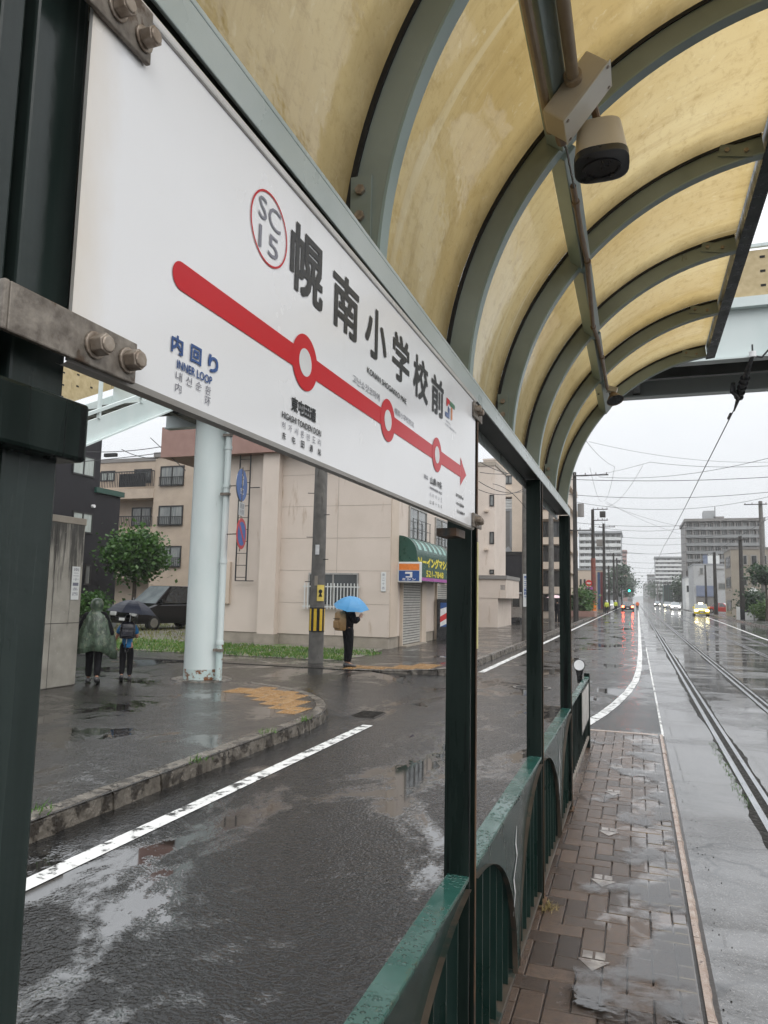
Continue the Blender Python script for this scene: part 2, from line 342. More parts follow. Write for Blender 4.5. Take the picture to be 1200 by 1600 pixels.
M['mossy'] = mat('dry_weed', (.30, .22, .10), (.2, .16, .06), 40, .9)

# ------------------------------------------------------------------ mesh builder
class MB:
    def __init__(s): s.v, s.f, s.mi, s.tint, s.cur = [], [], [], [], 0
    def add(s, vs, fs, tint=None):
        o = len(s.v); s.v += [tuple(p) for p in vs]
        for f in fs:
            s.f.append(tuple(i + o for i in f)); s.mi.append(s.cur); s.tint.append(tint)
    def hexa(s, c): s.add(c, [(0, 3, 2, 1), (4, 5, 6, 7), (0, 1, 5, 4), (1, 2, 6, 5), (2, 3, 7, 6), (3, 0, 4, 7)])
    def box(s, x0, x1, y0, y1, z0, z1, T=None):
        c = [V3(p) for p in ((x0, y0, z0), (x1, y0, z0), (x1, y1, z0), (x0, y1, z0), (x0, y0, z1), (x1, y0, z1), (x1, y1, z1), (x0, y1, z1))]
        s.hexa([T @ p for p in c] if T else c); return s
    def fbox(s, F, a0, a1, b0, b1, c0, c1):
        o, u, n = F; z = V3((0, 0, 1))
        P = lambda a, b, c: o + u * a + z * b + n * c
        s.hexa([P(a0, b0, c1), P(a1, b0, c1), P(a1, b0, c0), P(a0, b0, c0), P(a0, b1, c1), P(a1, b1, c1), P(a1, b1, c0), P(a0, b1, c0)]); return s
    def fpoly(s, F, pts, c0, c1=None):
        o, u, n = F; z = V3((0, 0, 1)); k = len(pts)
        if c1 is None:
            s.add([o + u * a + z * b + n * c0 for a, b in pts], [tuple(range(k))]); return s
        vs = [o + u * a + z * b + n * c0 for a, b in pts] + [o + u * a + z * b + n * c1 for a, b in pts]
        s.add(vs, [tuple(range(k - 1, -1, -1)), tuple(range(k, 2 * k))] + [(i, (i + 1) % k, (i + 1) % k + k, i + k) for i in range(k)]); return s
    def cyl(s, p0, p1, r0, r1=None, seg=12, caps=True):
        r1 = r0 if r1 is None else r1
        p0, p1 = V3(p0), V3(p1); d = (p1 - p0).normalized()
        a = d.orthogonal().normalized(); b = d.cross(a)
        vs = []
        for p, r in ((p0, r0), (p1, r1)):
            for i in range(seg):
                t = 2 * math.pi * i / seg; vs.append(p + (a * math.cos(t) + b * math.sin(t)) * r)
        fs = [(i, (i + 1) % seg, (i + 1) % seg + seg, i + seg) for i in range(seg)]
        if caps: fs += [tuple(range(seg - 1, -1, -1)), tuple(range(seg, 2 * seg))]
        s.add(vs, fs); return s
    def tube(s, pts, r, seg=6):
        pts = [V3(p) for p in pts]; n = len(pts); vs = []
        a = None
        for i, p in enumerate(pts):
            d = (pts[min(i + 1, n - 1)] - pts[max(i - 1, 0)]).normalized()
            a = (d.orthogonal() if a is None else (a - d * a.dot(d))).normalized(); b = d.cross(a)
            rr = r[i] if hasattr(r, '__len__') else r
            for k in range(seg):
                t = 2 * math.pi * k / seg; vs.append(p + (a * math.cos(t) + b * math.sin(t)) * rr)
        fs = [(i * seg + k, i * seg + (k + 1) % seg, (i + 1) * seg + (k + 1) % seg, (i + 1) * seg + k) for i in range(n - 1) for k in range(seg)]
        fs += [tuple(range(seg - 1, -1, -1)), tuple(range((n - 1) * seg, n * seg))]
        s.add(vs, fs); return s
    def rings(s, rr, close=True):
        """loft through rings of equal point count"""
        k = len(rr[0]); vs = [p for r in rr for p in r]
        fs = [(i * k + j, i * k + (j + 1) % k, (i + 1) * k + (j + 1) % k, (i + 1) * k + j) for i in range(len(rr) - 1) for j in range(k)]
        if close: fs += [tuple(range(k - 1, -1, -1)), tuple(range((len(rr) - 1) * k, len(rr) * k))]
        s.add(vs, fs); return s
    def ell(s, c, rx, ry, rz, seg=12, nr=8):
        rr = []
        for i in range(1, nr):
            t = math.pi * i / nr
            rr.append([(c[0] + rx * math.sin(t) * math.cos(2 * math.pi * k / seg), c[1] + ry * math.sin(t) * math.sin(2 * math.pi * k / seg), c[2] - rz * math.cos(t)) for k in range(seg)])
        return s.rings(rr)
    def sheet(s, pts, z=None):
        s.add([(p[0], p[1], p[2] if z is None else z) for p in pts], [tuple(range(len(pts)))]); return s
    def build(s, name, m, parent=None, smooth=False, bev=0, seg=2):
        off = V3((0, 0, 0)); q = parent
        while q is not None: off += q.location; q = q.parent
        me = D.meshes.new(name); me.from_pydata([tuple(V3(v) - off) for v in s.v], [], s.f)
        for mm in (m if isinstance(m, (list, tuple)) else [m]): me.materials.append(M[mm] if isinstance(mm, str) else mm)
        if any(s.mi): me.polygons.foreach_set('material_index', s.mi)
        if s.tint and s.tint[0] is not None:
            at_ = me.attributes.new('tint', 'FLOAT', 'FACE'); at_.data.foreach_set('value', s.tint)
        if smooth: me.polygons.foreach_set('use_smooth', [True] * len(me.polygons))
        me.update()
        o = D.objects.new(name, me); COL.objects.link(o); o.parent = parent
        if smooth == 'auto':
            e = o.modifiers.new('edges', 'EDGE_SPLIT'); e.split_angle = R_(35)
        if bev:
            b = o.modifiers.new('bevel', 'BEVEL'); b.width = bev; b.segments = seg; b.limit_method = 'ANGLE'
        return o
def tag(o, label, cat, group=None):
    o['label'] = label; o['category'] = cat
    if group: o['group'] = group
    return o
def struct(o, kind='structure', label=None, cat=None):
    o['kind'] = kind
    if label: o['label'] = label
    if cat: o['category'] = cat
    return o
def thing(name, label, cat, loc=(0, 0, 0), group=None):
    o = D.objects.new(name, None); COL.objects.link(o); o.location = loc; o.empty_display_size = .2
    return tag(o, label, cat, group)
def kids(o): return [c for c in COL.objects if c.parent == o]
def dup(root, loc, rz=None, label=None, group=None):
    def cp(o, par):
        c = o.copy(); COL.objects.link(c); c.parent = par
        for k in kids(o): cp(k, c)
        return c
    r = cp(root, None); r.location = loc
    if rz is not None: r.rotation_euler = (0, 0, rz)
    if label: r['label'] = label
    if group: r['group'] = group
    return r
X_, Y_, Z_ = V3((1, 0, 0)), V3((0, 1, 0)), V3((0, 0, 1))
def FF(y): return (V3((0, y, 0)), X_, -Y_)          # a = world x
def FRT(x): return (V3((x, 0, 0)), Y_, X_)          # faces +X, a = world y
def FLT(x): return (V3((x, 0, 0)), -Y_, -X_)        # faces -X, a = -world y
DG = None
def text(parent, name, s, m, F, a0, a1, b0, b1, c=.0015, bold=0., keep=False):
    cu = D.curves.new(name, 'FONT'); cu.body = s; cu.size = 1; cu.fill_mode = 'FRONT'; cu.dimensions = '2D'; cu.resolution_u = 3
    o = D.objects.new(name, cu); COL.objects.link(o)
    bpy.context.view_layer.update()
    me = D.meshes.new_from_object(o.evaluated_get(bpy.context.evaluated_depsgraph_get()))
    D.objects.remove(o); D.curves.remove(cu)
    xs = [v.co.x for v in me.vertices]; ys = [v.co.y for v in me.vertices]
    if not xs: return None
    w, h = max(xs) - min(xs), max(ys) - min(ys); x0, y0 = min(xs), min(ys)
    off = V3((0, 0, 0)); q = parent
    while q is not None: off += q.location; q = q.parent
    vs0 = [(v.co.x, v.co.y) for v in me.vertices]; fs0 = [tuple(p.vertices) for p in me.polygons]
    sh_ = [(0, 0)] if bold < .008 else [(bold * dx, bold * dy) for dx, dy in ((0, 0), (1, 0), (-1, 0), (0, 1), (0, -1), (1, 1), (-1, 1), (1, -1), (-1, -1))]
    x0 -= sh_[0][0] if len(sh_) == 1 else bold; y0 -= 0 if len(sh_) == 1 else bold
    w += 0 if len(sh_) == 1 else 2 * bold; h += 0 if len(sh_) == 1 else 2 * bold
    vs, fs = [], []
    for k, (dx, dy) in enumerate(sh_):
        o_ = len(vs)
        for x, y in vs0:
            vs.append(tuple(F[0] + F[1] * (a0 + (x + dx - x0) / w * (a1 - a0)) + Z_ * (b0 + (y + dy - y0) / h * (b1 - b0)) + F[2] * (c + k * .00004) - off))
        fs += [tuple(i + o_ for i in f) for f in fs0]
    D.meshes.remove(me); me = D.meshes.new(name); me.from_pydata(vs, [], fs)
    me.materials.clear(); me.materials.append(M[m])
    t = D.objects.new(name, me); COL.objects.link(t); t.parent = parent
    return t
def skin(name, V, E, R, m, parent=None, sub=1):
    me = D.meshes.new(name); me.from_pydata([tuple(v) for v in V], E, [])
    o = D.objects.new(name, me); COL.objects.link(o)
    sm = o.modifiers.new('skin', 'SKIN'); sm.use_smooth_shade = True
    for i, sv in enumerate(me.skin_vertices[0].data):
        sv.radius = (R[i], R[i]) if not hasattr(R[i], '__len__') else R[i]; sv.use_root = (i == 0)
    if sub:
        ss = o.modifiers.new('sub', 'SUBSURF'); ss.levels = sub; ss.render_levels = sub
    bpy.context.view_layer.update()
    m2 = D.meshes.new_from_object(o.evaluated_get(bpy.context.evaluated_depsgraph_get()))
    o.modifiers.clear(); o.data = m2; D.meshes.remove(me)
    m2.name = name; m2.materials.clear(); m2.materials.append(M[m])
    for p in m2.polygons: p.use_smooth = True
    o.parent = parent
    return o

# ================================================================== ground, road, platform
ROAD, WALK = -.2, -.05
struct(MB().sheet([(-1500, -60), (1500, -60), (1500, 2500), (-1500, 2500)], -.215).build('ground', 'ground'))
def grid(name, m, x0, x1, y0, y1, z, nx, ny):
    b = MB(); vs = [(x0 + (x1 - x0) * i / nx, y0 + (y1 - y0) * j / ny, z) for j in range(ny + 1) for i in range(nx + 1)]
    b.add(vs, [(j * (nx + 1) + i, j * (nx + 1) + i + 1, (j + 1) * (nx + 1) + i + 1, (j + 1) * (nx + 1) + i) for j in range(ny) for i in range(nx)])
    return struct(b.build(name, m))
grid('road', 'asphalt', -30, .30, -8, 900, ROAD, 2, 6)
grid('track_paving', 'trackbed', .30, 5.85, -8, 900, ROAD + .001, 2, 6)
grid('right_lane', 'trackbed', 5.85, 9.2, -8, 900, ROAD, 2, 6)

def arc2(cx, cy, r, a0, a1, n): return [(cx + r * math.cos(R_(a0 + (a1 - a0) * i / n)), cy + r * math.sin(R_(a0 + (a1 - a0) * i / n))) for i in range(n + 1)]
KX = -4.14
near_edge = [(KX, -8), (KX, 8.9)] + arc2(KX - 3.4, 8.9, 3.4, 0, 90, 14)[1:] + [(-30, 12.3)]
def walk_sheet(name, pts, m):
    b = MB().sheet(pts, WALK); k = len(pts)
    b.add([(x, y, z) for x, y in pts for z in (WALK - .0005, -.3)], [(2 * i, 2 * i + 1, 2 * ((i + 1) % k) + 1, 2 * ((i + 1) % k)) for i in range(k) if abs(pts[i][1] - pts[(i + 1) % k][1]) < .001 and -8 < pts[i][1] < 100])
    return struct(b.build(name, m))
walk_sheet('near_pavement', near_edge + [(-30, -8)], 'sidewalk')
far_edge = [(-30, 15.2), (-6.2, 15.2)] + arc2(-6.2, 17.4, 2.2, -90, 0, 10)[1:] + [(KX + .14, 20), (KX + .14, 900)]
walk_sheet('far_pavement', far_edge + [(-30, 900)], 'sidewalk')
# the side street rises from the gutter to meet both pavements
b = MB(); b.add([(-30, 11.6, WALK - .012), (-5.6, 11.6, WALK - .012), (-5.6, 16.6, WALK - .012), (-30, 16.6, WALK - .012)], [(0, 1, 2, 3)])
b.add([(-5.6, 11.2, WALK - .0121), (-3.9, 11.2, ROAD - .006), (-3.9, 16.2, ROAD - .006), (-5.6, 16.6, WALK - .0121)], [(0, 1, 2, 3)])
b.add([(-5.6, 11.2, WALK - .0121), (-4.8, 10.2, ROAD - .006), (-3.9, 10.2, ROAD - .006), (-3.9, 11.2, ROAD - .006)], [(0, 1, 2, 3)])
struct(b.build('side_street', 'asphalt'))
struct(MB().sheet([(8.6, -8), (60, -8), (60, 900), (8.6, 900)], WALK).build('right_pavement', 'farwalk'))
def kerb_run(name, pts, m, w=.17, top=WALK + .004, bot=ROAD - .01, seg=.62, side=1, jit=.012, gap=.012):
    b = MB(); L = [0]
    for i in range(1, len(pts)): L.append(L[-1] + math.dist(pts[i], pts[i - 1]))
    def pos(d):
        d = max(0, min(d, L[-1]))
        for i in range(1, len(pts)):
            if d <= L[i] or i == len(pts) - 1:
                t = (d - L[i - 1]) / max(1e-6, L[i] - L[i - 1]); p, q = pts[i - 1], pts[i]
                dx, dy = (q[0] - p[0]) / (L[i] - L[i - 1]), (q[1] - p[1]) / (L[i] - L[i - 1])
                return p[0] + (q[0] - p[0]) * t, p[1] + (q[1] - p[1]) * t, -dy * side, dx * side
    d = 0
    while d < L[-1]:
        e = min(d + seg * random.uniform(.9, 1.1), L[-1]); j = random.uniform(-jit, jit); k = random.uniform(-jit, jit)
        n = 9; rows = []; rk = lambda q: random.gauss(0, q)
        for i in range(n + 1):
            x, y, nx, ny = pos(d + gap / 2 + (e - gap - d) * i / n)
            jj = j + (k - j) * i / n + rk(jit * .35)
            if i in (0, n): jj += jit * .6
            rows.append([(x - nx * jj, y - ny * jj, bot), (x - nx * jj + nx * .012, y - ny * jj + ny * .012, top - .03 + jj * .3),
                         (x + nx * .035, y + ny * .035, top + jj * .4), (x + nx * w, y + ny * w, top + jj * .2), (x + nx * w, y + ny * w, bot)])
        b.rings(rows); d = e
    return struct(b.build(name, m))
kerb_run('near_kerb', near_edge[:14], 'kerb')
kerb_run('far_kerb', far_edge[1:-1] + [(KX + .14, 150)], 'kerb', seg=.8)
kerb_run('right_kerb', [(8.6, 15), (8.6, 260)], 'kerb', seg=1.2, side=-1)
# road paint
b = MB(); y = -6
while y < 9.7:
    e = min(y + .9, 9.75); b.sheet([(-3.66, y), (-3.51, y), (-3.51, e), (-3.66, e)], ROAD + .004); y = e
struct(b.build('edge_line', 'paint'))
struct(MB().sheet([(-3.66, 17.6), (-3.50, 17.6), (-3.50, 420), (-3.66, 420)], ROAD + .004).build('far_edge_line', 'paint'))
def ribbon(name, pts, w, m, z):
    b = MB(); vs = []
    for i, p in enumerate(pts):
        q, r = pts[max(0, i - 1)], pts[min(len(pts) - 1, i + 1)]
        dx, dy = r[0] - q[0], r[1] - q[1]; l = math.hypot(dx, dy)
        ww = w[i] if hasattr(w, '__len__') else w
        vs += [(p[0] + dy / l * ww / 2, p[1] - dx / l * ww / 2, z), (p[0] - dy / l * ww / 2, p[1] + dx / l * ww / 2, z)]
    b.add(vs, [(2 * i, 2 * i + 2, 2 * i + 3, 2 * i + 1)[::-1] for i in range(len(pts) - 1)])
    return struct(b.build(name, m))
ribbon('taper_line', [(-1.0, 9.9), (-.86, 10.6), (-.72, 11.3), (-.55, 12.3), (-.38, 13.6), (-.20, 15.4), (-.06, 17.6), (.02, 20.5), (.07, 26), (.10, 40), (.14, 70), (.2, 140), (.3, 400)], [.16, .16, .16, .155, .15, .145, .14, .135, .13, .13, .14, .16, .2], 'paint', ROAD + .0045)
ribbon('right_edge_line', [(5.7, 10), (5.8, 25), (6.0, 42), (6.9, 70), (7.5, 92), (7.8, 130), (7.8, 400)], .15, 'paint', ROAD + .0045)
ribbon('track_dash', [(1.75, 8.9), (2.0, 8.93)], .1, 'paint', ROAD + .0055)
ribbon('road_joint', [(.3, 9.8), (.3, 30)], .03, 'paint', ROAD + .0045)
# platform
PY1 = 9.62
struct(MB().box(-.66, .285, -4, PY1, -.4, -.012).build('platform', 'joint'))
kerb_run('platform_kerb', [(.29, -2), (.29, PY1)], 'pinkkerb', w=.06, top=.004, bot=-.24, seg=.75, jit=.006, side=1)
struct(MB().box(-.66, .21, PY1 - .06, PY1 + .01, -.24, .003).build('platform_end_kerb', 'pinkkerb'))
# pavers: 90 degree herringbone of small blocks
b = MB(); s = .1
def pav(x0, y0, x1, y1):
    x0, x1 = max(x0, -.64), min(x1, .213); y0, y1 = max(y0, -1.2), min(y1, PY1 - .065)
    if x1 - x0 < .02 or y1 - y0 < .02: return
    g = .0028; t = random.betavariate(2, 2.2); z = random.uniform(-.0012, .0012); q = .004
    vs = [(x0 + g, y0 + g, -.02), (x1 - g, y0 + g, -.02), (x1 - g, y1 - g, -.02), (x0 + g, y1 - g, -.02),
          (x0 + g, y0 + g, z - q), (x1 - g, y0 + g, z - q), (x1 - g, y1 - g, z - q), (x0 + g, y1 - g, z - q),
          (x0 + g + q, y0 + g + q, z), (x1 - g - q, y0 + g + q, z), (x1 - g - q, y1 - g - q, z), (x0 + g + q, y1 - g - q, z)]
    fs = [(8, 9, 10, 11)] + [(a, (a + 1) % 4, (a + 1) % 4 + 4, a + 4) for a in range(4)] + [(a + 4, (a + 1) % 4 + 4, (a + 1) % 4 + 8, a + 8) for a in range(4)]
    b.add(vs, fs, t)
SX = .105; SY = .112
for k in range(-80, 130):
    for l in range(-60, 60):
        cx = k + 2 * l; cy = k - 2 * l
        x = cx * SX - .7; y = cy * SY
        if -1 < x < .5 and -1.6 < y < PY1 + .3:
            pav(x, y, x + 2 * SX, y + SY)
            pav(x, y + SY, x + SX, y + 3 * SY)
struct(b.build('platform_pavers', 'paver'))
b = MB()
for ay in (3.58, 4.57, 5.51, 6.61, 7.6):
    x, y, z = -.215, ay, .0024
    b.sheet([(x - .072, y + .02), (x, y - .085), (x + .072, y + .02)], z)
    for q in (-1, 1): b.sheet([(x + q * .028 - .022, y + .03), (x + q * .028 + .022, y + .03), (x + q * .028 + .022, y + .10), (x + q * .028 - .022, y + .10)], z)
M['arrowpaint'] = mat('worn_arrow_paint', (.27, .245, .22), (.13, .11, .095), 14, .25, c3=(.13, .10, .085), t3=.56, sc3=16)
struct(b.build('platform_arrows', 'arrowpaint'))
struct(MB().sheet([(-.60, -1.2), (.213, -1.2), (.213, PY1 - .07), (-.60, PY1 - .07)], .0042).build('platform_water', 'film'))
# tram rails, each grooved: running head, flange groove, keeper
def rail(xc, keeper, label):
    t = thing('tram_rail', label, 'rail', (xc, 0, ROAD), 'tram rails set in the street')
    b = MB(); z = ROAD + .006; n = 520; ys = [2 + (i / n) ** 2.6 * 490 for i in range(n + 1)]
    rs = random.Random(int(xc * 100)); lf = [rs.random() for _ in range(n // 6 + 3)]
    lv = lambda i: lf[i // 6] + (lf[i // 6 + 1] - lf[i // 6]) * (i % 6) / 6
    L, Rr = [], []
    rl = [.012 + .085 * lv(i) ** 2 + .03 * rs.random() ** 3 for i in range(n + 1)]; rr = [.012 + .05 * lv(n - i) ** 2 + .025 * rs.random() ** 3 for i in range(n + 1)]
    for i in range(n + 1):
        L.append((xc - .03 - rl[i], ys[i], z - .003)); Rr.append((xc + .145 + rr[i], ys[i], z - .003))
    vs = [p for pr in zip(L, Rr) for p in pr]
    b.add(vs, [(2 * i, 2 * i + 1, 2 * i + 3, 2 * i + 2) for i in range(n)])
    b.build('rail_bed', 'dirt', t)
    MB().box(xc - .032, xc + .028, -6, 500, z - .02, z + .004).build('rail_head', 'steel', t, bev=.006)
    MB().box(xc + .098, xc + .145, -6, 500, z - .02, z + .003).build('keeper_rail', 'steel', t, bev=.004)
for xc, lab in ((.98, 'grooved tram rail nearest the platform kerb'), (2.04, 'grooved tram rail second from the platform kerb'), (4.06, 'grooved tram rail third from the platform kerb'), (5.12, 'grooved tram rail farthest from the platform kerb')): rail(xc, 1, lab)
# weeds and gravel crumbs by the first rail
b = MB(); rnd = random.Random(3)
for _ in range(260):
    y = rnd.uniform(7.3, 10.5); x = .9 + rnd.gauss(0, .03); a = rnd.uniform(0, 6.3); h = rnd.uniform(.008, .03)
    b.add([(x, y, ROAD), (x + .008 * math.cos(a), y + .008 * math.sin(a), ROAD), (x + rnd.gauss(0, .015), y + rnd.gauss(0, .015), ROAD + h)], [(0, 1, 2)])
struct(b.build('rail_weeds', 'leaf'), 'stuff', 'tiny green weeds in the ragged joint beside the nearest tram rail', 'weeds')
b = MB()
for _ in range(60):
    x = .33 + abs(rnd.gauss(0, .09)); y = rnd.uniform(2.6, 9); r = rnd.uniform(.002, .005)
    b.ell((x, y, ROAD + .003), r, r, r * .7, 6, 4)
struct(b.build('grit', 'dirt'), 'stuff', 'dark grit scattered along the platform kerb', 'grit')
# tactile paving patches
b = MB()
def tpatch(poly, z, walk=()):
    def inside(x, y, poly=poly):
        c = False; j = len(poly) - 1
        for i in range(len(poly)):
            if (poly[i][1] > y) != (poly[j][1] > y) and x < (poly[j][0] - poly[i][0]) * (y - poly[i][1]) / (poly[j][1] - poly[i][1]) + poly[i][0]: c = not c
            j = i
        return c
    for i in range(-40, 0):
        for j in range(20, 70):
            x, y = i * .3, j * .3
            if inside(x + .15, y + .15) and all(inside(x + dx, y + dy, walk) for dx in (-.1, .4) for dy in (-.05, .35)):
                b.box(x + .004, x + .296, y + .004, y + .296, z - .02, z + .004)
                for p in range(5):
                    for q in range(5): b.box(x + .045 + p * .05, x + .066 + p * .05, y + .045 + q * .05, y + .066 + q * .05, z + .003, z + .009)
tpatch([(-6.75, 11.1), (-6.1, 11.95), (-5.5, 11.6), (-4.3, 10.1), (-4.35, 9.4), (-4.8, 9.4), (-5.9, 10.6)], WALK, near_edge + [(-30, -8)])
tpatch([(-6.4, 15.5), (-5.6, 15.15), (-4.75, 15.9), (-4.25, 17.0), (-4.5, 17.6), (-5.1, 17.2), (-5.6, 16.1), (-6.4, 16.1)], WALK, far_edge + [(-30, 900)])
struct(b.build('tactile_paving', 'tactile'))
t = thing('manhole_cover', 'round iron manhole cover in the wet lane beyond the middle shelter posts', 'manhole cover', (-2.05, 15.2, ROAD))
MB().cyl((-2.05, 15.2, ROAD - .02), (-2.05, 15.2, ROAD + .006), .33, seg=28).build('cover', 'dirt', t)
b = MB()
for i in range(24):
    a0, a1 = 2 * math.pi * i / 24, 2 * math.pi * (i + 1) / 24
    b.add([(-2.05 + r * math.cos(a), 15.2 + r * math.sin(a), ROAD + .0075) for r, a in ((.33, a0), (.39, a0), (.39, a1), (.33, a1))], [(0, 1, 2, 3)])
b.build('rim', 'kerb', t)
t = thing('drain_grate', 'small iron gutter grate at the rounded pavement corner', 'drain grate', (-3.9, 10.6, ROAD))
b = MB()
for i in range(7): b.box(-4.08, -3.72, 10.35 + i * .08, 10.39 + i * .08, ROAD, ROAD + .012)
b.build('bars', 'dirt', t); MB().box(-4.1, -3.7, 10.33, 10.87, ROAD, ROAD + .006).build('tray', 'joint', t)

# ================================================================== shelter
PXI, PXO = -.50, -.58                      # post faces
POSTS = [.47, 2.335, 4.13, 5.97]
sh = thing('tram_shelter', 'green steel tram stop shelter with arched yellowed translucent roof', 'shelter', (-.54, 0, 0))
for i, yc in enumerate(POSTS):
    b = MB(); y0, y1 = yc - .05, yc + .05
    if i == 0: b.box(PXO, PXI, y0, y0 + .026, 0, 2.28).box(PXO, PXI, y1 - .062, y1, 0, 2.28).box(PXO + .004, PXI - .014, y0 + .0265, y1 - .0625, 0, 2.28)
    else: b.box(PXO, PXI, y0, y0 + .014, 0, 2.28).box(PXO, PXI, y1 - .014, y1, 0, 2.28).box(PXO + .004, PXI - .016, y0 + .0145, y1 - .0145, 0, 2.28)
    p = b.build('post', 'greenreflect' if i == 0 else 'green', sh, bev=.003)
    if i: MB().box(PXI - .003, PXI + .001, y1 - .0135, y1 - .0005, .02, 2.27).build('rust_seam', 'rustedge', p)
    if i: MB().box(PXI - .0155, PXI - .012, y0 + .022, y0 + .034, .02, 2.27).build('rust_seam', 'rustedge', p)
    b = MB(); b.box(PXO - .03, PXI + .012, y0 - .02, y1 + .02, .001, .012); b.build('base_plate', 'rustedge', p)
    if i: # curved haunch plate under the beam, on the near side of the post
        pts = [(0, 2.28)] + [(-.16 + .16 * math.sin(R_(q * 9)), 2.12 + .16 * (1 - math.cos(R_(q * 9)))) for q in range(0)]
        cv = [(.0 + .13 * (1 - math.cos(R_(90 - q * 9))), 2.28 - .20 * (1 - math.sin(R_(q * 9)))) for q in range(11)]
        F = (V3((-.545, y1, 0)), Y_, X_)
        MB().fpoly(F, [(0, 2.28), (0, 2.08)] + [(.005 + .12 * (1 - math.cos(R_(q * 9))), 2.08 + .19 * math.sin(R_(q * 9))) for q in range(11)] + [(.125, 2.28)], -.006, .006).build('haunch', 'rustedge', p)
    if i == 1:
        MB().box(PXI + .0015, PXI + .004, y1 - .016, y1 - .001, 1.45, 1.80).build('reflective_strip', 'yellowstrip', p)
    if i == 0:
        MB().box(PXO - .012, PXI + .022, y0 - .022, y1 + .012, 1.735, 1.79).build('collar', 'green', p, bev=.004)
b = MB(); b.box(-.605, -.5, -2.2, 6.03, 2.335, 2.345).box(-.506, -.5, -2.2, 6.03, 2.280, 2.3345).box(-.605, -.599, -2.2, 6.03, 2.25, 2.3345).box(-.5985, -.5065, -2.2, 6.03, 2.312, 2.3345)
b.build('eave_beam', 'beamskylit', sh, bev=.002)
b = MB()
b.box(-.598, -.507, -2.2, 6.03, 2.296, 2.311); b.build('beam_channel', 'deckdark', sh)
AC, AZ, RI = .69, 2.30, 1.21
def arcprism(b, y0, y1, r0, r1, t0=177.9, t1=97.0, n=40):
    rr = []
    for i in range(n + 1):
        t = R_(t0 + (t1 - t0) * i / n); c, s_ = math.cos(t), math.sin(t)
        rr.append([(AC + r * c, y, AZ + r * s_) for r, y in ((r0, y0), (r1, y0), (r1, y1), (r0, y1))])
    return b.rings(rr)
RIBS = [-.4, .5, 1.4, 2.3, 3.2, 4.1, 5.0, 5.9]
for i, y in enumerate(RIBS):
    r = arcprism(MB(), y, y + .006, RI, RI + .07).build('arch_rib', 'paledirty', sh, smooth='auto')
    arcprism(MB(), y, y + .046, RI - .007, RI - .0005).build('rib_flange', 'pale', r, smooth='auto')
    arcprism(MB(), y - .006, y + .05, RI + .0705, RI + .0835).build('gasket', 'gasket', r, smooth='auto')
    if i % 2 == 0:     # splice plate and bolts where the rib lands between two posts
        F = (V3((-.52, y, 2.345)), X_, -Y_)
        b = MB(); b.fbox(F, -.060, -.012, .0, .19, .0005, .007); b.build('splice_plate', 'paledirty', r)
        for q in (.095, .155): MB().cyl((-.556, y - .0072, 2.345 + q), (-.556, y - .016, 2.345 + q), .0115, seg=6).build('bolt', 'bolt', r)
    tt = R_(101.5); e = V3((AC + (RI + .035) * math.cos(tt), y, AZ + (RI + .035) * math.sin(tt))); ux = V3((math.sin(tt), 0, -math.cos(tt)))
    b = MB(); T = Matrix.Translation(e) @ Matrix.Rotation(R_(11.5), 4, 'Y')
    b.box(-.075, .06, -.007, -.0005, -.026, .026, T); b.build('end_plate', 'paledirty', r)
    for q in (-.045, .03): MB().cyl(T @ V3((q, -.0072, 0)), T @ V3((q, -.015, 0)), .010, seg=6).build('end_bolt', 'bolt', r)
for i in range(len(RIBS) - 1):
    b = MB(); n, k = 40, 4; y0, y1 = RIBS[i] + .001, RIBS[i + 1] + (.0 if i < len(RIBS) - 2 else .06)
    vs = []
    for q in range(n + 1):
        t = R_(178 + (96.6 - 178) * q / n)
        for w in range(k + 1): vs.append((AC + (RI + .086) * math.cos(t), y0 + (y1 - y0) * w / k, AZ + (RI + .086) * math.sin(t)))
    b.add(vs, [(q * (k + 1) + w, q * (k + 1) + w + 1, (q + 1) * (k + 1) + w + 1, (q + 1) * (k + 1) + w) for q in range(n) for w in range(k)])
    b.build('roof_panel', 'roof', sh, smooth=True)
# purlin, set square to the arch, and the right-hand eave beam
ta = R_(141.5); Tp = Matrix.Translation((AC, 0, AZ)) @ Matrix.Rotation(-ta, 4, 'Y')     # local +X is radial
for i in range(len(RIBS) - 1):
    MB().box(1.185, 1.255, RIBS[i] + .047, RIBS[i + 1] - .001, -.116, -.056, Tp).build('purlin', 'pale', sh, bev=.003)
b = MB(); te = R_(96.2); Te = Matrix.Translation((AC, 0, AZ)) @ Matrix.Rotation(-te, 4, 'Y')
b.box(RI - .012, RI + .092, -2.2, 5.97, -.046, -.040, Te).box(RI - .012, RI - .006, -2.2, 5.97, -.0395, .02, Te); b.box(RI + .03, RI + .10, -2.2, 5.97, -.0395, .004, Te)
b.build('outer_beam', 'green', sh)

# ---- conduits, junction box, camera, floodlight
def hexbolt(b, F, a, bb, c, r=.013, h=.014, washer=True):
    o, u, n = F; p = o + u * a + Z_ * bb + n * c
    if washer: b.cyl(p, p + n * .003, r * 1.25, seg=14); p = p + n * .003
    b.cyl(p, p + n * h, r, seg=6); b.cyl(p + n * h, p + n * (h + .002), r * .82, r * .7, seg=12)
jb = thing('junction_box', 'tan steel junction box with pale lid fixed under the shelter roof', 'junction box', (-.13, 2.1, 2.98))
T = Tp
JY0, JY1 = 2.0, 2.108
JR0, JR1, JT0, JT1 = 1.10, 1.183, -.205, .0
b = MB(); b.box(JR0 + .004, JR1, JY0, JY1, JT0, JT1, T); b.build('body', 'boxtan', jb, bev=.006)
b = MB(); b.box(JR0, JR0 + .0035, JY0 - .003, JY1 + .003, JT0 - .003, JT1 + .003, T); ld = b.build('lid', 'boxlid', jb, bev=.001)
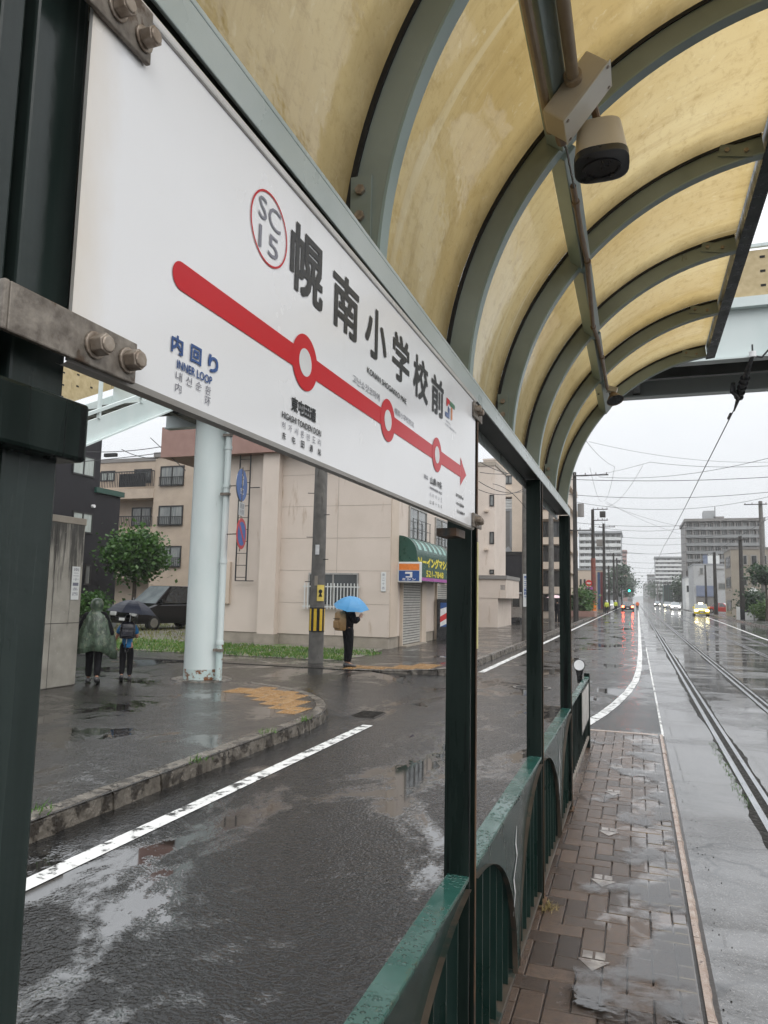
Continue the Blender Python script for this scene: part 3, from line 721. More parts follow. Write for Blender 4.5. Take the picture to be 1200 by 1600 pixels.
for y in (JY0 + .01, JY1 - .01):
    for q in (JT0 + .012, JT1 - .012): MB().cyl(T @ V3((JR0, y, q)), T @ V3((JR0 - .003, y, q)), .005, seg=8).build('lid_screw', 'bolt', ld)
def pth(*a): return [T @ V3(p) for p in a]
c = thing('conduit', 'pair of thick brown conduits entering the tan junction box from above', 'conduit', (-.2, 1.0, 3.0))
MB().tube(pth((1.162, -1.5, -.115), (1.162, 1.2, -.115), (1.160, JY0, -.115)), .018, 12).build('pipe', 'conduittan', c, smooth='auto')
MB().tube(pth((1.205, -1.5, -.034), (1.205, 1.3, -.034), (1.20, 2.16, -.034)), .014, 10).build('pipe', 'conduittan', c, smooth='auto')
MB().cyl(T @ V3((1.160, JY0 - .022, -.115)), T @ V3((1.160, JY0, -.115)), .026, seg=14).build('gland', 'conduittan', c)
c = thing('cable_conduit', 'thin brown conduit sagging along the purlin from junction box to floodlight', 'conduit', (-.2, 3.0, 3.0))
MB().tube(pth((1.170, 2.50, -.062), (1.170, 2.85, -.066), (1.172, 3.15, -.078), (1.168, 3.5, -.062), (1.168, 3.85, -.050), (1.172, 4.15, -.072), (1.172, 4.5, -.084), (1.168, 5.2, -.088)), .011, 8).build('pipe', 'conduit', c, smooth='auto')
for q, w in ((2.62, -.064), (3.15, -.078), (3.9, -.052), (4.5, -.084)): MB().cyl(T @ V3((1.170, q - .012, w)), T @ V3((1.170, q + .012, w)), .015, seg=8).build('clip', 'conduit', c)
MB().tube(pth((1.15, JY1, -.012), (1.14, JY1 + .1, -.03), (1.165, 2.52, -.062)), .004, 6).build('cable', 'blackplastic', c)
MB().cyl(T @ V3((1.145, JY1, -.02)), T @ V3((1.145, JY1 + .05, -.022)), .018, seg=10).build('gland', 'conduit', c)
cam = thing('surveillance_camera', 'tan rounded camera housing with black face hanging by the junction box', 'camera', (.08, 2.18, 2.86))
cp = at(938, 232, 2.16); cam.location = cp
ax = V3((.05, -.30, -.95)).normalized(); sx = V3((1, .12, .25)); sx = (sx - ax * sx.dot(ax)).normalized(); sy = ax.cross(sx)
def oct_ring(d, w, h, n=28):
    return [cp + ax * d + sx * (w * math.copysign(abs(math.cos(2 * math.pi * i / n)) ** .62, math.cos(2 * math.pi * i / n))) + sy * (h * math.copysign(abs(math.sin(2 * math.pi * i / n)) ** .62, math.sin(2 * math.pi * i / n))) for i in range(n)]
MB().rings([oct_ring(-.088, .05, .032), oct_ring(-.078, .066, .048), oct_ring(.052, .078, .056)]).build('housing', 'boxtan', cam, smooth='auto')
MB().rings([oct_ring(.0525, .080, .058), oct_ring(.078, .080, .058), oct_ring(.083, .070, .050)]).build('face_ring', 'blackplastic', cam, smooth='auto')
b = MB(); rr = []
for k, (r, q) in enumerate(((1, .0835), (1, .089), (.86, .089), (.86, .0845), (.5, .0845), (.3, .0840))):
    rr.append([cp + ax * q + sx * (.056 * r * math.cos(2 * math.pi * i / 28)) + sy * (.036 * r * math.sin(2 * math.pi * i / 28)) for i in range(28)])
b.rings(rr, False); b.build('lens_ring', 'blackplastic', cam)
hk = cp - ax * .08; jp = Tp @ V3((1.13, 2.108, -.15))
MB().tube([hk + ax * .02, hk - ax * .02, jp], .012, 10).build('arm', 'conduit', cam)
fl = thing('floodlight', 'small tan floodlight with conical hood under the far end of the roof', 'floodlight', at(952, 612, 5.35))
q0 = at(950, 608, 5.35)
b = MB(); Tf = Matrix.Translation(q0) @ Matrix.Rotation(R_(18), 4, 'Y'); b.box(-.02, .065, -.03, .03, -.018, .022, Tf); b.build('case', 'boxtan', fl, bev=.004)
b = MB(); p1 = Tf @ V3((.04, 0, -.02)); dr = V3((.25, -.35, -.9)).normalized(); b.cyl(p1, p1 + dr * .07, .018, .062, 18, False); b.build('hood', 'conduit', fl)
MB().cyl(p1 + dr * .055, p1 + dr * .066, .054, .058, 18).build('lens', 'blackplastic', fl)
MB().tube([q0 + V3((-.02, 0, .02)), q0 + V3((-.06, .02, .05)), q0 + V3((-.07, .02, -.03)), q0 + V3((-.01, 0, -.02))], .006, 6).build('cable', 'blackplastic', fl)
MB().box(q0.x - .06, q0.x + .0, q0.y - .02, q0.y + .03, q0.z + .005, q0.z + .055).build('bracket', 'blackplastic', fl)

# ---- station sign
SA, SBb = V3((-.478, .535, 1.84)), V3((-.462, 2.30, 1.84))
su = (SBb - SA).normalized(); sn = su.cross(Z_)
FS = (SA, su, sn)
sg = thing('station_sign', 'long white tram stop name board bolted between two green posts', 'sign', (-.47, 1.4, 1.84))
A0, A1, B0, B1 = -.034, 1.632, -.016, .388
# pressed panel: flat face with lips that roll back at top and bottom
prof = [(B0 - .001, -.016), (B0 - .004, -.009), (B0 - .001, -.002), (B0 + .005, 0), (B1 - .010, 0)]
b = MB()
o, u, n = FS
P = lambda a, bb, c: o + u * a + Z_ * bb + n * c
for i in range(len(prof) - 1):
    (b0, c0), (b1, c1) = prof[i], prof[i + 1]
    b.cur = 1 if i < 3 else 0
    b.add([P(A0, b0, c0), P(A1, b0, c0), P(A1, b1, c1), P(A0, b1, c1)], [(0, 1, 2, 3)])
b.cur = 0
b.add([P(A0, B0, -.004), P(A1, B0, -.004), P(A1, B1, -.004), P(A0, B1, -.004)], [(0, 3, 2, 1)])
for a, fl_ in ((A0, 0), (A1, 1)):
    vs = [P(a, B0, -.004), P(a, B0 + .005, 0), P(a, B1 - .01, 0), P(a, B1 - .01, -.004)]
    b.cur = 1; b.add(vs, [tuple(range(len(vs)))])
b.build('panel', ['signwhite', 'signlip'], sg)
b = MB(); b.fbox(FS, A0, A1, B1 - .0095, B1 + .003, -.012, .004); b.build('top_trim', 'trimbright', sg, bev=.003)
MB().box(-.598, -.592, .565, 2.27, 1.92, 2.279).build('back_board', 'signblack', sg)
def bracket(a0, a1, b0, b1, bolts, wrap=None, c=.0015):
    bb = MB(); bb.fbox(FS, a0, a1, b0, b1, c, c + .006)
    if wrap: bb.fbox(FS, a0 - .006, a0 - .0003, b0, b1, c - wrap, c + .006)
    k = bb.build('bracket', 'galv', sg, bev=.0015)
    for (x, y) in bolts:
        q = MB(); hexbolt(q, FS, x, y, c + .006, .0105, .013); q.build('bolt', 'bolt', k, bev=.001)
bracket(-.108, .048, -.016, .026, [(-.012, .004), (.034, .004)], .10)
bracket(-.06, .042, .325, .384, [(-.012, .346), (.028, .344)], .0)
bracket(1.585, 1.70, .325, .372, [(1.605, .352), (1.64, .348)], None)
bracket(1.585, 1.70, -.012, .030, [(1.612, .010), (1.645, .008)], None)
MB().fbox(FS, 1.52, 1.632, -.045, -.022, -.09, -.03).build('hanger', 'rustedge', sg)
def disc(b, a, bb, r, c, n=40, ry=None):
    ry = ry or r; b.fpoly(FS, [(a + r * math.cos(2 * math.pi * i / n), bb + ry * math.sin(2 * math.pi * i / n)) for i in range(n)], c)
def ring(b, a, bb, r0, r1, c, n=48):
    for i in range(n):
        t0, t1 = 2 * math.pi * i / n, 2 * math.pi * (i + 1) / n
        b.fpoly(FS, [(a + r0 * math.cos(t0), bb + r0 * math.sin(t0)), (a + r1 * math.cos(t0), bb + r1 * math.sin(t0)), (a + r1 * math.cos(t1), bb + r1 * math.sin(t1)), (a + r0 * math.cos(t1), bb + r0 * math.sin(t1))], c)
b = MB(); LB = .1305; hh = .0165
cap = [(.122 + hh * math.cos(R_(q)), LB + hh * math.sin(R_(q))) for q in range(90, 271, 12)]
b.fpoly(FS, cap + [(1.440, LB - hh), (1.440, LB + hh)], .0010)
b.build('route_line', 'inkred', sg)
b = MB(); b.fpoly(FS, [(1.4405, LB - .041), (1.470, LB - .022), (1.512, LB), (1.470, LB + .022), (1.4405, LB + .041)], .0010); b.build('route_arrow', 'inkred', sg)
for a in (.438, .820, 1.192):
    b = MB(); disc(b, a, LB, .0435, .0014); k = b.build('stop_ring', 'inkred', sg)
    b = MB(); disc(b, a, LB, .0215, .0018); b.build('stop_centre', 'inkwhite', k)
b = MB(); ring(b, .3145, .2830, .0495, .0525, .0012); b.build('number_ring', 'inkred', sg)
text(sg, 'number_text', 'SC', 'inkgrey', FS, .283, .346, .288, .320, .0012, .004)
text(sg, 'number_text', '15', 'inkgrey', FS, .286, .341, .246, .278, .0012, .004)
for s_, a0, a1, b0, b1 in (('幌', .378, .494, .230, .337), ('南', .534, .650, .230, .333), ('小', .686, .804, .232, .334), ('学', .842, .956, .232, .334), ('校', .987, 1.104, .232, .332), ('前', 1.136, 1.250, .232, .330)):
    text(sg, 'name_text', s_, 'ink', FS, a0, a1, b0, b1, .0012, .022)
text(sg, 'roman_text', 'KONAN SHOGAKKO MAE', 'ink', FS, .700, .938, .194, .206, .0012, .012)
text(sg, 'korean_text', '고난쇼갓코마에', 'inkgrey', FS, .630, .770, .156, .171, .0012, .004)
text(sg, 'chinese_text', '幌南小学校前站', 'inkgrey', FS, .862, .996, .155, .169, .0012, .004)
def spaced(name, s_, m, a0, a1, b0, b1, bold, w):
    n = len(s_)
    for i, ch in enumerate(s_):
        a = a0 + (a1 - a0 - w) * (i / (n - 1) if n > 1 else 0)
        text(sg, name, ch, m, FS, a, a + w, b0, b1, .0012, bold)
spaced('direction_text', '内回り', 'inkblue', .110, .203, .040, .061, .03, .0215)
text(sg, 'direction_text', 'INNER LOOP', 'inkblue', FS, .122, .191, .0245, .0345, .0012, .018)
spaced('direction_text', '내신순환', 'inkgrey', .121, .190, .0110, .0215, .004, .0115)
text(sg, 'direction_text', '内', 'inkgrey', FS, .121, .1325, -.002, .0085, .0012, .006); text(sg, 'direction_text', '环', 'inkgrey', FS, .1785, .190, -.002, .0085, .0012, .006)
text(sg, 'stop_text', '東屯田通', 'ink', FS, .398, .482, .046, .068, .0012, .032)
text(sg, 'stop_text', 'HIGASHI TONDEN DORI', 'ink', FS, .370, .503, .0285, .038, .0012, .012)
spaced('stop_text', '히가시톤덴도리', 'inkgrey', .371, .504, .0135, .0235, .003, .0105)
spaced('stop_text', '东屯田通站', 'ink', .373, .505, -.002, .0085, .010, .011)
text(sg, 'next_text', '次は', 'inkgrey', FS, 1.082, 1.115, .054, .065, .0012, .01)
text(sg, 'next_text', '山鼻19条', 'ink', FS, 1.136, 1.243, .049, .068, .0012, .014)
text(sg, 'next_text', 'YAMAHANA 19-JO', 'inkgrey', FS, 1.132, 1.244, .0345, .0425, .0012, .02)
spaced('next_text', '야마하나조', 'inkgrey', 1.132, 1.245, .017, .028, .003, .0115)
spaced('next_text', '山鼻十九条', 'ink', 1.133, 1.245, .0, .0105, .006, .0115)
for s_, b0 in (('東屯田通 ▲', .053), ('中の島通 ▶', .030), ('石山通前 ▼', .009)): text(sg, 'guide_text', s_, 'ink', FS, 1.392 + (.053 - b0) * .3, 1.478 + (.053 - b0) * .4, b0, b0 + .0095, .0012, .012)
# coloured S and T monogram
b = MB(); S0 = 1.268
b.fpoly(FS, [(S0 + .012, .302), (S0 + .045, .302), (S0 + .045, .290), (S0 + .026, .290), (S0 + .026, .283), (S0 + .012, .279)], .0012); b.build('emblem_red', 'inkred', sg)
b = MB(); b.fpoly(FS, [(S0 + .048, .302), (S0 + .100, .302), (S0 + .100, .290), (S0 + .048, .290)], .0012); b.build('emblem_green', 'inkgreen', sg)
b = MB(); b.fpoly(FS, [(S0, .250), (S0 + .045, .250), (S0 + .045, .278), (S0 + .028, .284), (S0 + .028, .262), (S0, .262)], .0012); b.build('emblem_blue', 'inkblue', sg)
b = MB(); b.fpoly(FS, [(S0 + .060, .288), (S0 + .074, .288), (S0 + .074, .256), (S0 + .060, .250)], .0012); b.build('emblem_orange', 'inkorange', sg)
text(sg, 'operator_text', '一般財団法人', 'inkgrey', FS, 1.270, 1.330, .236, .242, .0012)
text(sg, 'operator_text', '札幌市交通事業振興公社', 'inkgrey', FS, 1.270, 1.388, .226, .232, .0012)

# ---- railings
def railing(y0, y1, label):
    t = thing('railing', label, 'railing', (-.54, (y0 + y1) / 2, 0), 'arched green railing panels between the shelter posts')
    ym = (y0 + y1) / 2; hw = (y1 - y0) / 2 + .04
    b = MB(); b.box(-.569, -.499, y0, y1, .755, .770); b.build('top_rail', 'greenrail', t, bev=.003)
    b = MB(); b.box(-.566, -.502, y0, y1, .060, .076); b.build('bottom_rail', 'archbrown', t, bev=.003)
    w0 = hw - .035
    ell = lambda q: (w0 * math.sin(R_(q)), .075 + .655 * math.cos(R_(q)))          # from apex at the post to the foot at mid-panel
    A = [ell(q) for q in range(0, 91, 5)]
    F = (V3((-.509, 0, 0)), Y_, X_)
    left = [(ym - hw + max(a, hw - (ym - y0)), z) for a, z in A]
    right = [(ym + hw - max(a, hw - (y1 - ym)), z) for a, z in A]
    b = MB()
    n = len(A)
    bul = lambda a: .012 * max(0, 1 - ((a - ym) / .30) ** 2)
    rows = []
    for i in range(n):      # horizontal strips of the spandrel, very slightly bowed
        k = 8; r = []
        for j in range(k + 1):
            a = left[i][0] + (right[i][0] - left[i][0]) * j / k; r.append((-.509 + bul(a), a, left[i][1]))
        rows.append(r)
    top = [(-.509 + bul(p[1]), p[1], .7545) for p in rows[0]]
    rows = [top] + rows
    vs = [p for r in rows for p in r]; k = 9
    b.add(vs, [(i * k + j, (i + 1) * k + j, (i + 1) * k + j + 1, i * k + j + 1) for i in range(len(rows) - 1) for j in range(k - 1)])
    vs2 = [(p[0] - .003, p[1], p[2]) for p in vs]
    b.add(vs2, [(i * k + j, i * k + j + 1, (i + 1) * k + j + 1, (i + 1) * k + j) for i in range(len(rows) - 1) for j in range(k - 1)])
    pl = b.build('spandrel_plate', 'greenplate', t, smooth=True)
    for side in (left, right):
        b = MB(); vs = []
        for a, z in side: vs += [(-.513, a, z), (-.492, a, z)]
        b.add(vs, [(2 * i, 2 * i + 1, 2 * i + 3, 2 * i + 2) for i in range(n - 1)])
        s2 = 1 if side is left else -1
        vs = [(x, a - s2 * .003, z + .002) for x, a, z in vs]; b.add(vs, [(2 * i, 2 * i + 2, 2 * i + 3, 2 * i + 1) for i in range(n - 1)])
        b.build('arch_flange', 'archbrown', pl, smooth=True)
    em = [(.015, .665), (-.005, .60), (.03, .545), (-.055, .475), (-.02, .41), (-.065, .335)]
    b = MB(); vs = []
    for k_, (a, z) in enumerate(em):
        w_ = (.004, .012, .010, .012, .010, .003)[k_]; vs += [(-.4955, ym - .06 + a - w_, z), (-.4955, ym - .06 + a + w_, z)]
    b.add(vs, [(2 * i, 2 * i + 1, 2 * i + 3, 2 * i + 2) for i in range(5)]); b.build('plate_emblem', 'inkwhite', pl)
    nb = 13
    for i in range(nb):
        y = y0 + (y1 - y0) * (i + .5) / nb
        MB().box(-.562, -.517, y - .0045, y + .0045, .0765, .7545).build('baluster', 'greenbar', t)
M['greenbar'] = mat('green_baluster', (.004, .015, .0115), (.008, .022, .018), 5, .25, .4, spec=.4)
M['archbrown'] = mat('brown_dirt_reflection', (.040, .033, .025), (.075, .058, .043), 6, .3, .45, c3=(.012, .022, .018), t3=.56, sc3=7)  # dirt plus the pavers' brown reflection put into the arch flange colour
ys = [(POSTS[i] + .051, POSTS[i + 1] - .051) for i in range(3)]
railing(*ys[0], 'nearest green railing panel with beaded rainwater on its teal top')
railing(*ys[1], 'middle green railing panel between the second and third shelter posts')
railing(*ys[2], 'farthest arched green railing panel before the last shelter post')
er = thing('end_railing', 'dark green end railing holding a framed notice at the platform end', 'railing', (-.54, 6.9, 0))
b = MB(); b.box(-.565, -.515, 6.03, 8.45, .74, .765); b.build('top_rail', 'greenrail', er, bev=.003)
MB().box(-.56, -.52, 6.03, 8.45, .10, .125).build('bottom_rail', 'galv', er)
MB().box(-.57, -.51, 8.45, 8.51, 0, .80).build('end_post', 'green', er, bev=.004)
for i in range(18): MB().box(-.548, -.536, 6.09 + i * .135, 6.105 + i * .135, .1255, .7395).build('baluster', 'green', er)
nb_ = thing('notice_board', 'white framed notice fixed to the dark end railing', 'notice', (-.51, 7.6, .55))
MB().box(-.528, -.512, 7.25, 8.28, .33, .735).build('board', 'green', nb_); MB().box(-.511, -.508, 7.29, 8.24, .36, .715).build('sheet', 'poster', nb_)
dl = thing('delineator', 'round white reflector on a flared black stem at the platform end', 'reflector', (-.54, 8.0, .77))
zc = at(905, 1039, 8.48); xx = zc.x; yy = 8.48; zz = zc.z
MB().cyl((xx, yy, .80), (xx, yy, zz - .16), .022).build('stem', 'blackplastic', dl)
MB().rings([[(xx + r * math.cos(2 * math.pi * i / 16), yy + .03 + r * .5 * math.sin(2 * math.pi * i / 16), z) for i in range(16)] for r, z in ((.024, zz - .20), (.03, zz - .12), (.05, zz - .02), (.056, zz + .02), (.04, zz + .045))]).build('shroud', 'blackplastic', dl, smooth='auto')
MB().cyl((xx, yy - .012, zz), (xx, yy - .03, zz), .056, seg=28).build('disc', 'white_plastic', dl)
MB().cyl((xx, yy - .010, zz), (xx, yy - .002, zz), .064, seg=28).build('rim', 'blackplastic', dl)
t = MB(); rnd = random.Random(5)
for _ in range(120):
    x, y = -.5 + abs(rnd.gauss(0, .035)), 4.09 + rnd.gauss(0, .035); a = rnd.uniform(0, 6.3)
    t.add([(x, y, 0), (x + .006 * math.cos(a), y + .006 * math.sin(a), 0), (x + rnd.gauss(0, .02), y + rnd.gauss(0, .02), rnd.uniform(.006, .03))], [(0, 1, 2)])
struct(t.build('moss_tuft', 'mossy'), 'stuff', 'dry mossy tuft at the foot of the third shelter post', 'moss')

# ================================================================== footbridge
fb = thing('footbridge', 'pale blue steel footbridge with beige parapets crossing above the street', 'footbridge', (5, 12.4, WALK))
GY0, GY1, GZ = 11.5, 13.3, 5.2
b = MB(); b.box(-9.8, 26, GY0, GY0 + .05, GZ, 5.94).box(-9.8, 26, GY0 - .10, GY0 + .10, GZ - .03, GZ - .001); b.build('girder', 'steelblue', fb)
b = MB(); b.box(-9.8, 26, GY1 - .05, GY1, GZ, 5.94).box(-9.8, 26, GY1 - .1, GY1 + .1, GZ - .03, GZ - .001); b.build('girder', 'steelblue', fb)
b = MB(); b.box(-9.8, 26, GY0 - .12, GY1 + .12, 5.941, 6.09); b.build('deck_edge', 'steelblue', fb)
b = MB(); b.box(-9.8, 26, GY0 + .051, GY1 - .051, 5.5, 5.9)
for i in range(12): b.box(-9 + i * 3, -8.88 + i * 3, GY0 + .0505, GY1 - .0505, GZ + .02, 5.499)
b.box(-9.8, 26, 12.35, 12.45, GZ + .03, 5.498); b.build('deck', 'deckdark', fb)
def parapet(o, u, n, a0, a1, b0, b1, par, seed):
    F = (o, u, n); t = MB(); t.fbox(F, a0, a1, b0, b1, 0, .04); k = t.build('parapet_panel', 'panelbeige', par)
    h = MB(); a = a0 + .25; i = 0
    while a < a1 - .1:
        for q in (range(3) if i % 2 == 0 else (.5, 1.5)):
            h.fbox(F, a - .035, a + .035, b0 + .13 + q * .22, b0 + .165 + q * .22, .041, .045)
        a += .38; i += 1
    h.build('drain_holes', 'hole', k)
    return k
parapet(V3((0, GY0, 0)), X_, -Y_, -6, 25, 6.12, 6.82, fb, 1)
parapet(V3((0, GY1, 0)), -X_, Y_, -25, 9.5, 6.12, 6.82, fb, 2)
MB().box(-9.8, 26, GY0 - .07, GY0 - .02, 6.86, 6.91).build('handrail', 'steelblue', fb)
CXc, CYc = -7.86, 12.15
b = MB(); b.rings([[(CXc + r * math.cos(2 * math.pi * i / 40), CYc + r * math.sin(2 * math.pi * i / 40), z) for i in range(40)] for r, z in ((.345, WALK), (.345, .3), (.342, 2), (.34, 5.15))]); col = b.build('column', 'steelblue', fb, smooth='auto')
b = MB(); b.rings([[(CXc + r * math.cos(2 * math.pi * i / 40), CYc + r * math.sin(2 * math.pi * i / 40), z) for i in range(40)] for r, z in ((.3465, WALK), (.3465, .16))]); b.build('rusty_foot', 'steelrust', col, smooth='auto')
b = MB(); b.rings([[(CXc + r * math.cos(2 * math.pi * i / 32), CYc + r * math.sin(2 * math.pi * i / 32), z) for i in range(32)] for r, z in ((.58, WALK), (.56, WALK + .02))]); b.build('footing', 'kerb', fb)
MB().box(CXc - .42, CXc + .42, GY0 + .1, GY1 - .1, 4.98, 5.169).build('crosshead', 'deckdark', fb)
px, py_ = -7.42, 12.02
b = MB(); b.cyl((px, py_, .62), (px, py_, 5.3), .062, seg=16)
for z in (.63, 2.15, 3.6, 4.35): b.cyl((px, py_, z), (px, py_, z + .07), .074, seg=16)
k = b.build('drain_pipe', 'steelblue', fb, smooth='auto')
MB().cyl((px, py_, WALK), (px, py_, .62), .064, seg=16).build('rusty_pipe_foot', 'steelrust', fb, smooth='auto')
for z in (.5, 3.45, 4.6): MB().box(px - .09, px + .085, py_ - .085, py_ + .01, z, z + .05).build('pipe_clamp', 'galv', fb)
# stair flight running back along the pavement
def stair_z(y): return 5.07 - (11.44 - y) * .515
def incl(x0, x1, ya, yb, za, zb, name, m):
    b = MB(); c = []
    for z in (za, zb):
        c += [(x0, ya, stair_z(ya) + z), (x1, ya, stair_z(ya) + z), (x1, yb, stair_z(yb) + z), (x0, yb, stair_z(yb) + z)]
    b.hexa(c); return b.build(name, m, fb)
YS0 = 2.4
incl(-8.44, -8.38, YS0, GY0, .0, .36, 'stair_stringer', 'steelblue'); incl(-8.52, -8.30, YS0, GY0, -.03, -.001, 'stair_stringer_flange', 'steelblue')
incl(-9.86, -9.80, YS0, GY0, .0, .36, 'stair_stringer', 'steelblue'); incl(-8.40, -8.34, YS0, GY0, .46, .52, 'stair_rail', 'steelblue')
k = incl(-9.83, -9.79, YS0, GY0, .50, 1.25, 'stair_parapet', 'panelbeige'); 
b = MB(); y = YS0 + .2; i = 0
while y < GY0:
    for q in ((.15, .37, .6) if i % 2 else (.26, .48)): b.box(-9.789, -9.785, y - .03, y + .03, stair_z(y) + .5 + q, stair_z(y) + .53 + q)
    y += .36; i += 1
b.build('drain_holes', 'hole', k)
b = MB(); y = YS0
while y < GY0 - .2: b.box(-9.79, -8.45, y, y + .30, stair_z(y) + .22, stair_z(y) + .26); y += .29
b.build('treads', 'deckdark', fb)
y = 3.2
while y < GY0 - .3:
    MB().box(-8.40, -8.35, y, y + .05, stair_z(y) + .355, stair_z(y) + 1.3).build('stair_post', 'steelblue', fb); y += 1.05
w0, w1, v0, v1 = -9.85, -9.29, 9.55, 10.42
pr = thing('concrete_pier', 'rain streaked concrete pier standing under the footbridge stairs', 'pier', (-9.6, 10, WALK))
MB().box(w0, w1, v0, v1, WALK, 2.76).build('shaft', 'concrete', pr, bev=.02)
MB().box(w0 - .01, w1 + .012, v0 - .012, v1 + .012, 2.74, 2.86).build('cap', 'plinth', pr, bev=.01)
b = MB(); b.box(w1 + .0005, w1 + .003, v0, v1, 1.02, 1.03).box(w1 + .0005, w1 + .003, v0 + .2, v0 + .207, WALK, 2.7); b.build('form_joint', 'joint', pr)
pl = thing('address_plate', 'narrow white vertical plate on the concrete pier', 'plate', (w1, 10.2, 1.7))
q0, q1 = onx(113, 885, w1), onx(121.5, 937, w1)
FPl = FRT(w1); MB().fbox(FPl, q0.y, q1.y, q1.z, q0.z, .003, .012).build('plate', 'whitewall', pl)
for i, ch in enumerate('南二十一条西'): text(pl, 'plate_text', ch, 'inkgrey', FPl, q0.y + .025, q1.y - .025, q0.z - .08 - i * .085, q0.z - .08 - i * .085 + .055, .013)

# road signs on the drain pipe
def rsign(y0, y1, name, label, x0, x1, kind):
    c0 = at((x0 + x1) / 2, (y0 + y1) / 2, 11.95)
    t = thing(name, label, 'road sign', (c0.x, 11.95, c0.z))
    r = abs(at(x0, y0, 11.95).z - at(x0, y1, 11.95).z) / 2
    nx = V3((.97, .21, 0)).normalized(); ux = V3((nx.y * -1, nx.x, 0)); o = V3((c0.x, 11.95, c0.z)); F = (o, ux, nx)
    return t, F, r
t, F, r = rsign(733, 783, 'path_sign', 'round blue shared path sign clamped to the pale drain pipe', 370, 387, 0)
circ = lambda r, n=32: [(r * math.cos(2 * math.pi * i / n), r * math.sin(2 * math.pi * i / n)) for i in range(n)]
MB().fpoly(F, circ(r), -.008, 0).build('face', 'blue', t); MB().fpoly(F, circ(r * 1.03), -.02, -.0085).build('back', 'alu', t)
b = MB(); b.fpoly(F, [(-.03, .02), (.01, .02), (.0, .17), (-.02, .17)], .002); b.fpoly(F, [(.05 + x * .03, .15 + y * .03) for x, y in circ(1, 12)], .002); b.fpoly(F, [(.035, .0), (.065, .0), (.07, .11), (.03, .11)], .002); b.fpoly(F, [(-.01 + x * .028, .19 + y * .028) for x, y in circ(1, 12)], .002)
b.build('walkers', 'inkwhite', t)
b = MB()
for cx_ in (-.06, .07):
    for i in range(16):
        a, a2 = 2 * math.pi * i / 16, 2 * math.pi * (i + 1) / 16
        b.fpoly(F, [(cx_ + q * math.cos(z), -.12 + q * math.sin(z)) for q, z in ((.042, a), (.055, a), (.055, a2), (.042, a2))], .002)
b.fpoly(F, [(-.06, -.125), (.02, -.125), (.05, -.06), (.04, -.055), (-.03, -.06)], .002); b.build('bicycle', 'inkwhite', t)
b = MB(); b.cyl((px, py_, F[0].z), F[0] - F[2] * .02, .012, seg=8); b.build('bracket', 'galv', t)
t2, F2, r2 = rsign(785, 806, 'plate_sign', 'small white wording plate between the two round road signs', 371, 385, 1)
MB().fpoly(F2, [(-.16, -r2), (.16, -r2), (.16, r2), (-.16, r2)], -.008, 0).build('plate', 'whitewall', t2)
text(t2, 'plate_text', '自転車', 'inkgrey', F2, -.12, .12, .005, r2 - .02, .002); text(t2, 'plate_text', '歩行者専用', 'inkgrey', F2, -.13, .13, -r2 + .02, -.01, .002)
b = MB(); b.cyl(F2[0] - F2[2] * .012 + Z_ * .8, F2[0] - F2[2] * .012 - Z_ * .8, .012, seg=8); b.build('bracket', 'galv', t2)
t3, F3, r3 = rsign(810, 858, 'no_parking_sign', 'round red and blue no parking sign on the pale drain pipe', 370, 385, 2)
MB().fpoly(F3, circ(r3), -.008, 0).build('face', 'red', t3); MB().fpoly(F3, circ(r3 * .78), .0, .002).build('field', 'blue', t3)
b = MB(); b.fpoly(F3, [(-r3 * .62, r3 * .46), (-r3 * .46, r3 * .62), (r3 * .62, -r3 * .46), (r3 * .46, -r3 * .62)], .004); b.build('slash', 'red', t3)
MB().cyl((px, py_, F3[0].z), F3[0] - F3[2] * .008, .012, seg=8).build('bracket', 'galv', t3)

# ================================================================== buildings
def win(par, F, a0, a1, b0, b1, fm='frame', gm='glass', mull=1, d=.03, fw=.05, sill=False, name='window', rail=False):
    b = MB(); b.fbox(F, a0, a1, b0, b0 + fw, .002, d).fbox(F, a0, a1, b1 - fw, b1, .002, d).fbox(F, a0, a0 + fw, b0 + fw + .0005, b1 - fw - .0005, .002, d).fbox(F, a1 - fw, a1, b0 + fw + .0005, b1 - fw - .0005, .002, d)
    for i in range(mull):
        a = a0 + (a1 - a0) * (i + 1) / (mull + 1); b.fbox(F, a - fw / 2, a + fw / 2, b0 + fw + .0005, b1 - fw - .0005, .002, d - .004)
    if sill: b.fbox(F, a0 - .05, a1 + .05, b0 - .06, b0 - .0005, .002, d + .06)
    w = b.build(name, fm, par)
    b = MB(); b.fbox(F, a0 + fw, a1 - fw, b0 + fw, b1 - fw, .002, d * .45); b.build('pane', gm, w)
    if rail:
        b = MB(); n = max(3, int((a1 - a0) / .14)); z1 = b0 + (b1 - b0) * .42
        for i in range(n + 1): a = a0 + (a1 - a0) * i / n; b.fbox(F, a - .012, a + .012, b0 + .03, z1, d + .05, d + .075)
        b.fbox(F, a0 - .03, a1 + .03, z1 + .0005, z1 + .04, d + .04, d + .085); b.fbox(F, a0 - .03, a1 + .03, b0 - .01, b0 + .0295, d - .02, d + .085); b.build('guard_rail', 'frame', w)
    return w
def pxr(Y, x0, y0, x1, y1):
    xm, ym = (x0 + x1) / 2, (y0 + y1) / 2
    return at(x0, ym, Y).x, at(x1, ym, Y).x, at(xm, y1, Y).z, at(xm, y0, Y).z
def pyr(X, x0, y0, x1, y1):
    p, q = onx(x0, (y0 + y1) / 2, X), onx(x1, (y0 + y1) / 2, X); ym = (p.y + q.y) / 2
    xm, _ = prj((X, ym, 2)); return p.y, q.y, onx(xm, y1, X).z, onx(xm, y0, X).z
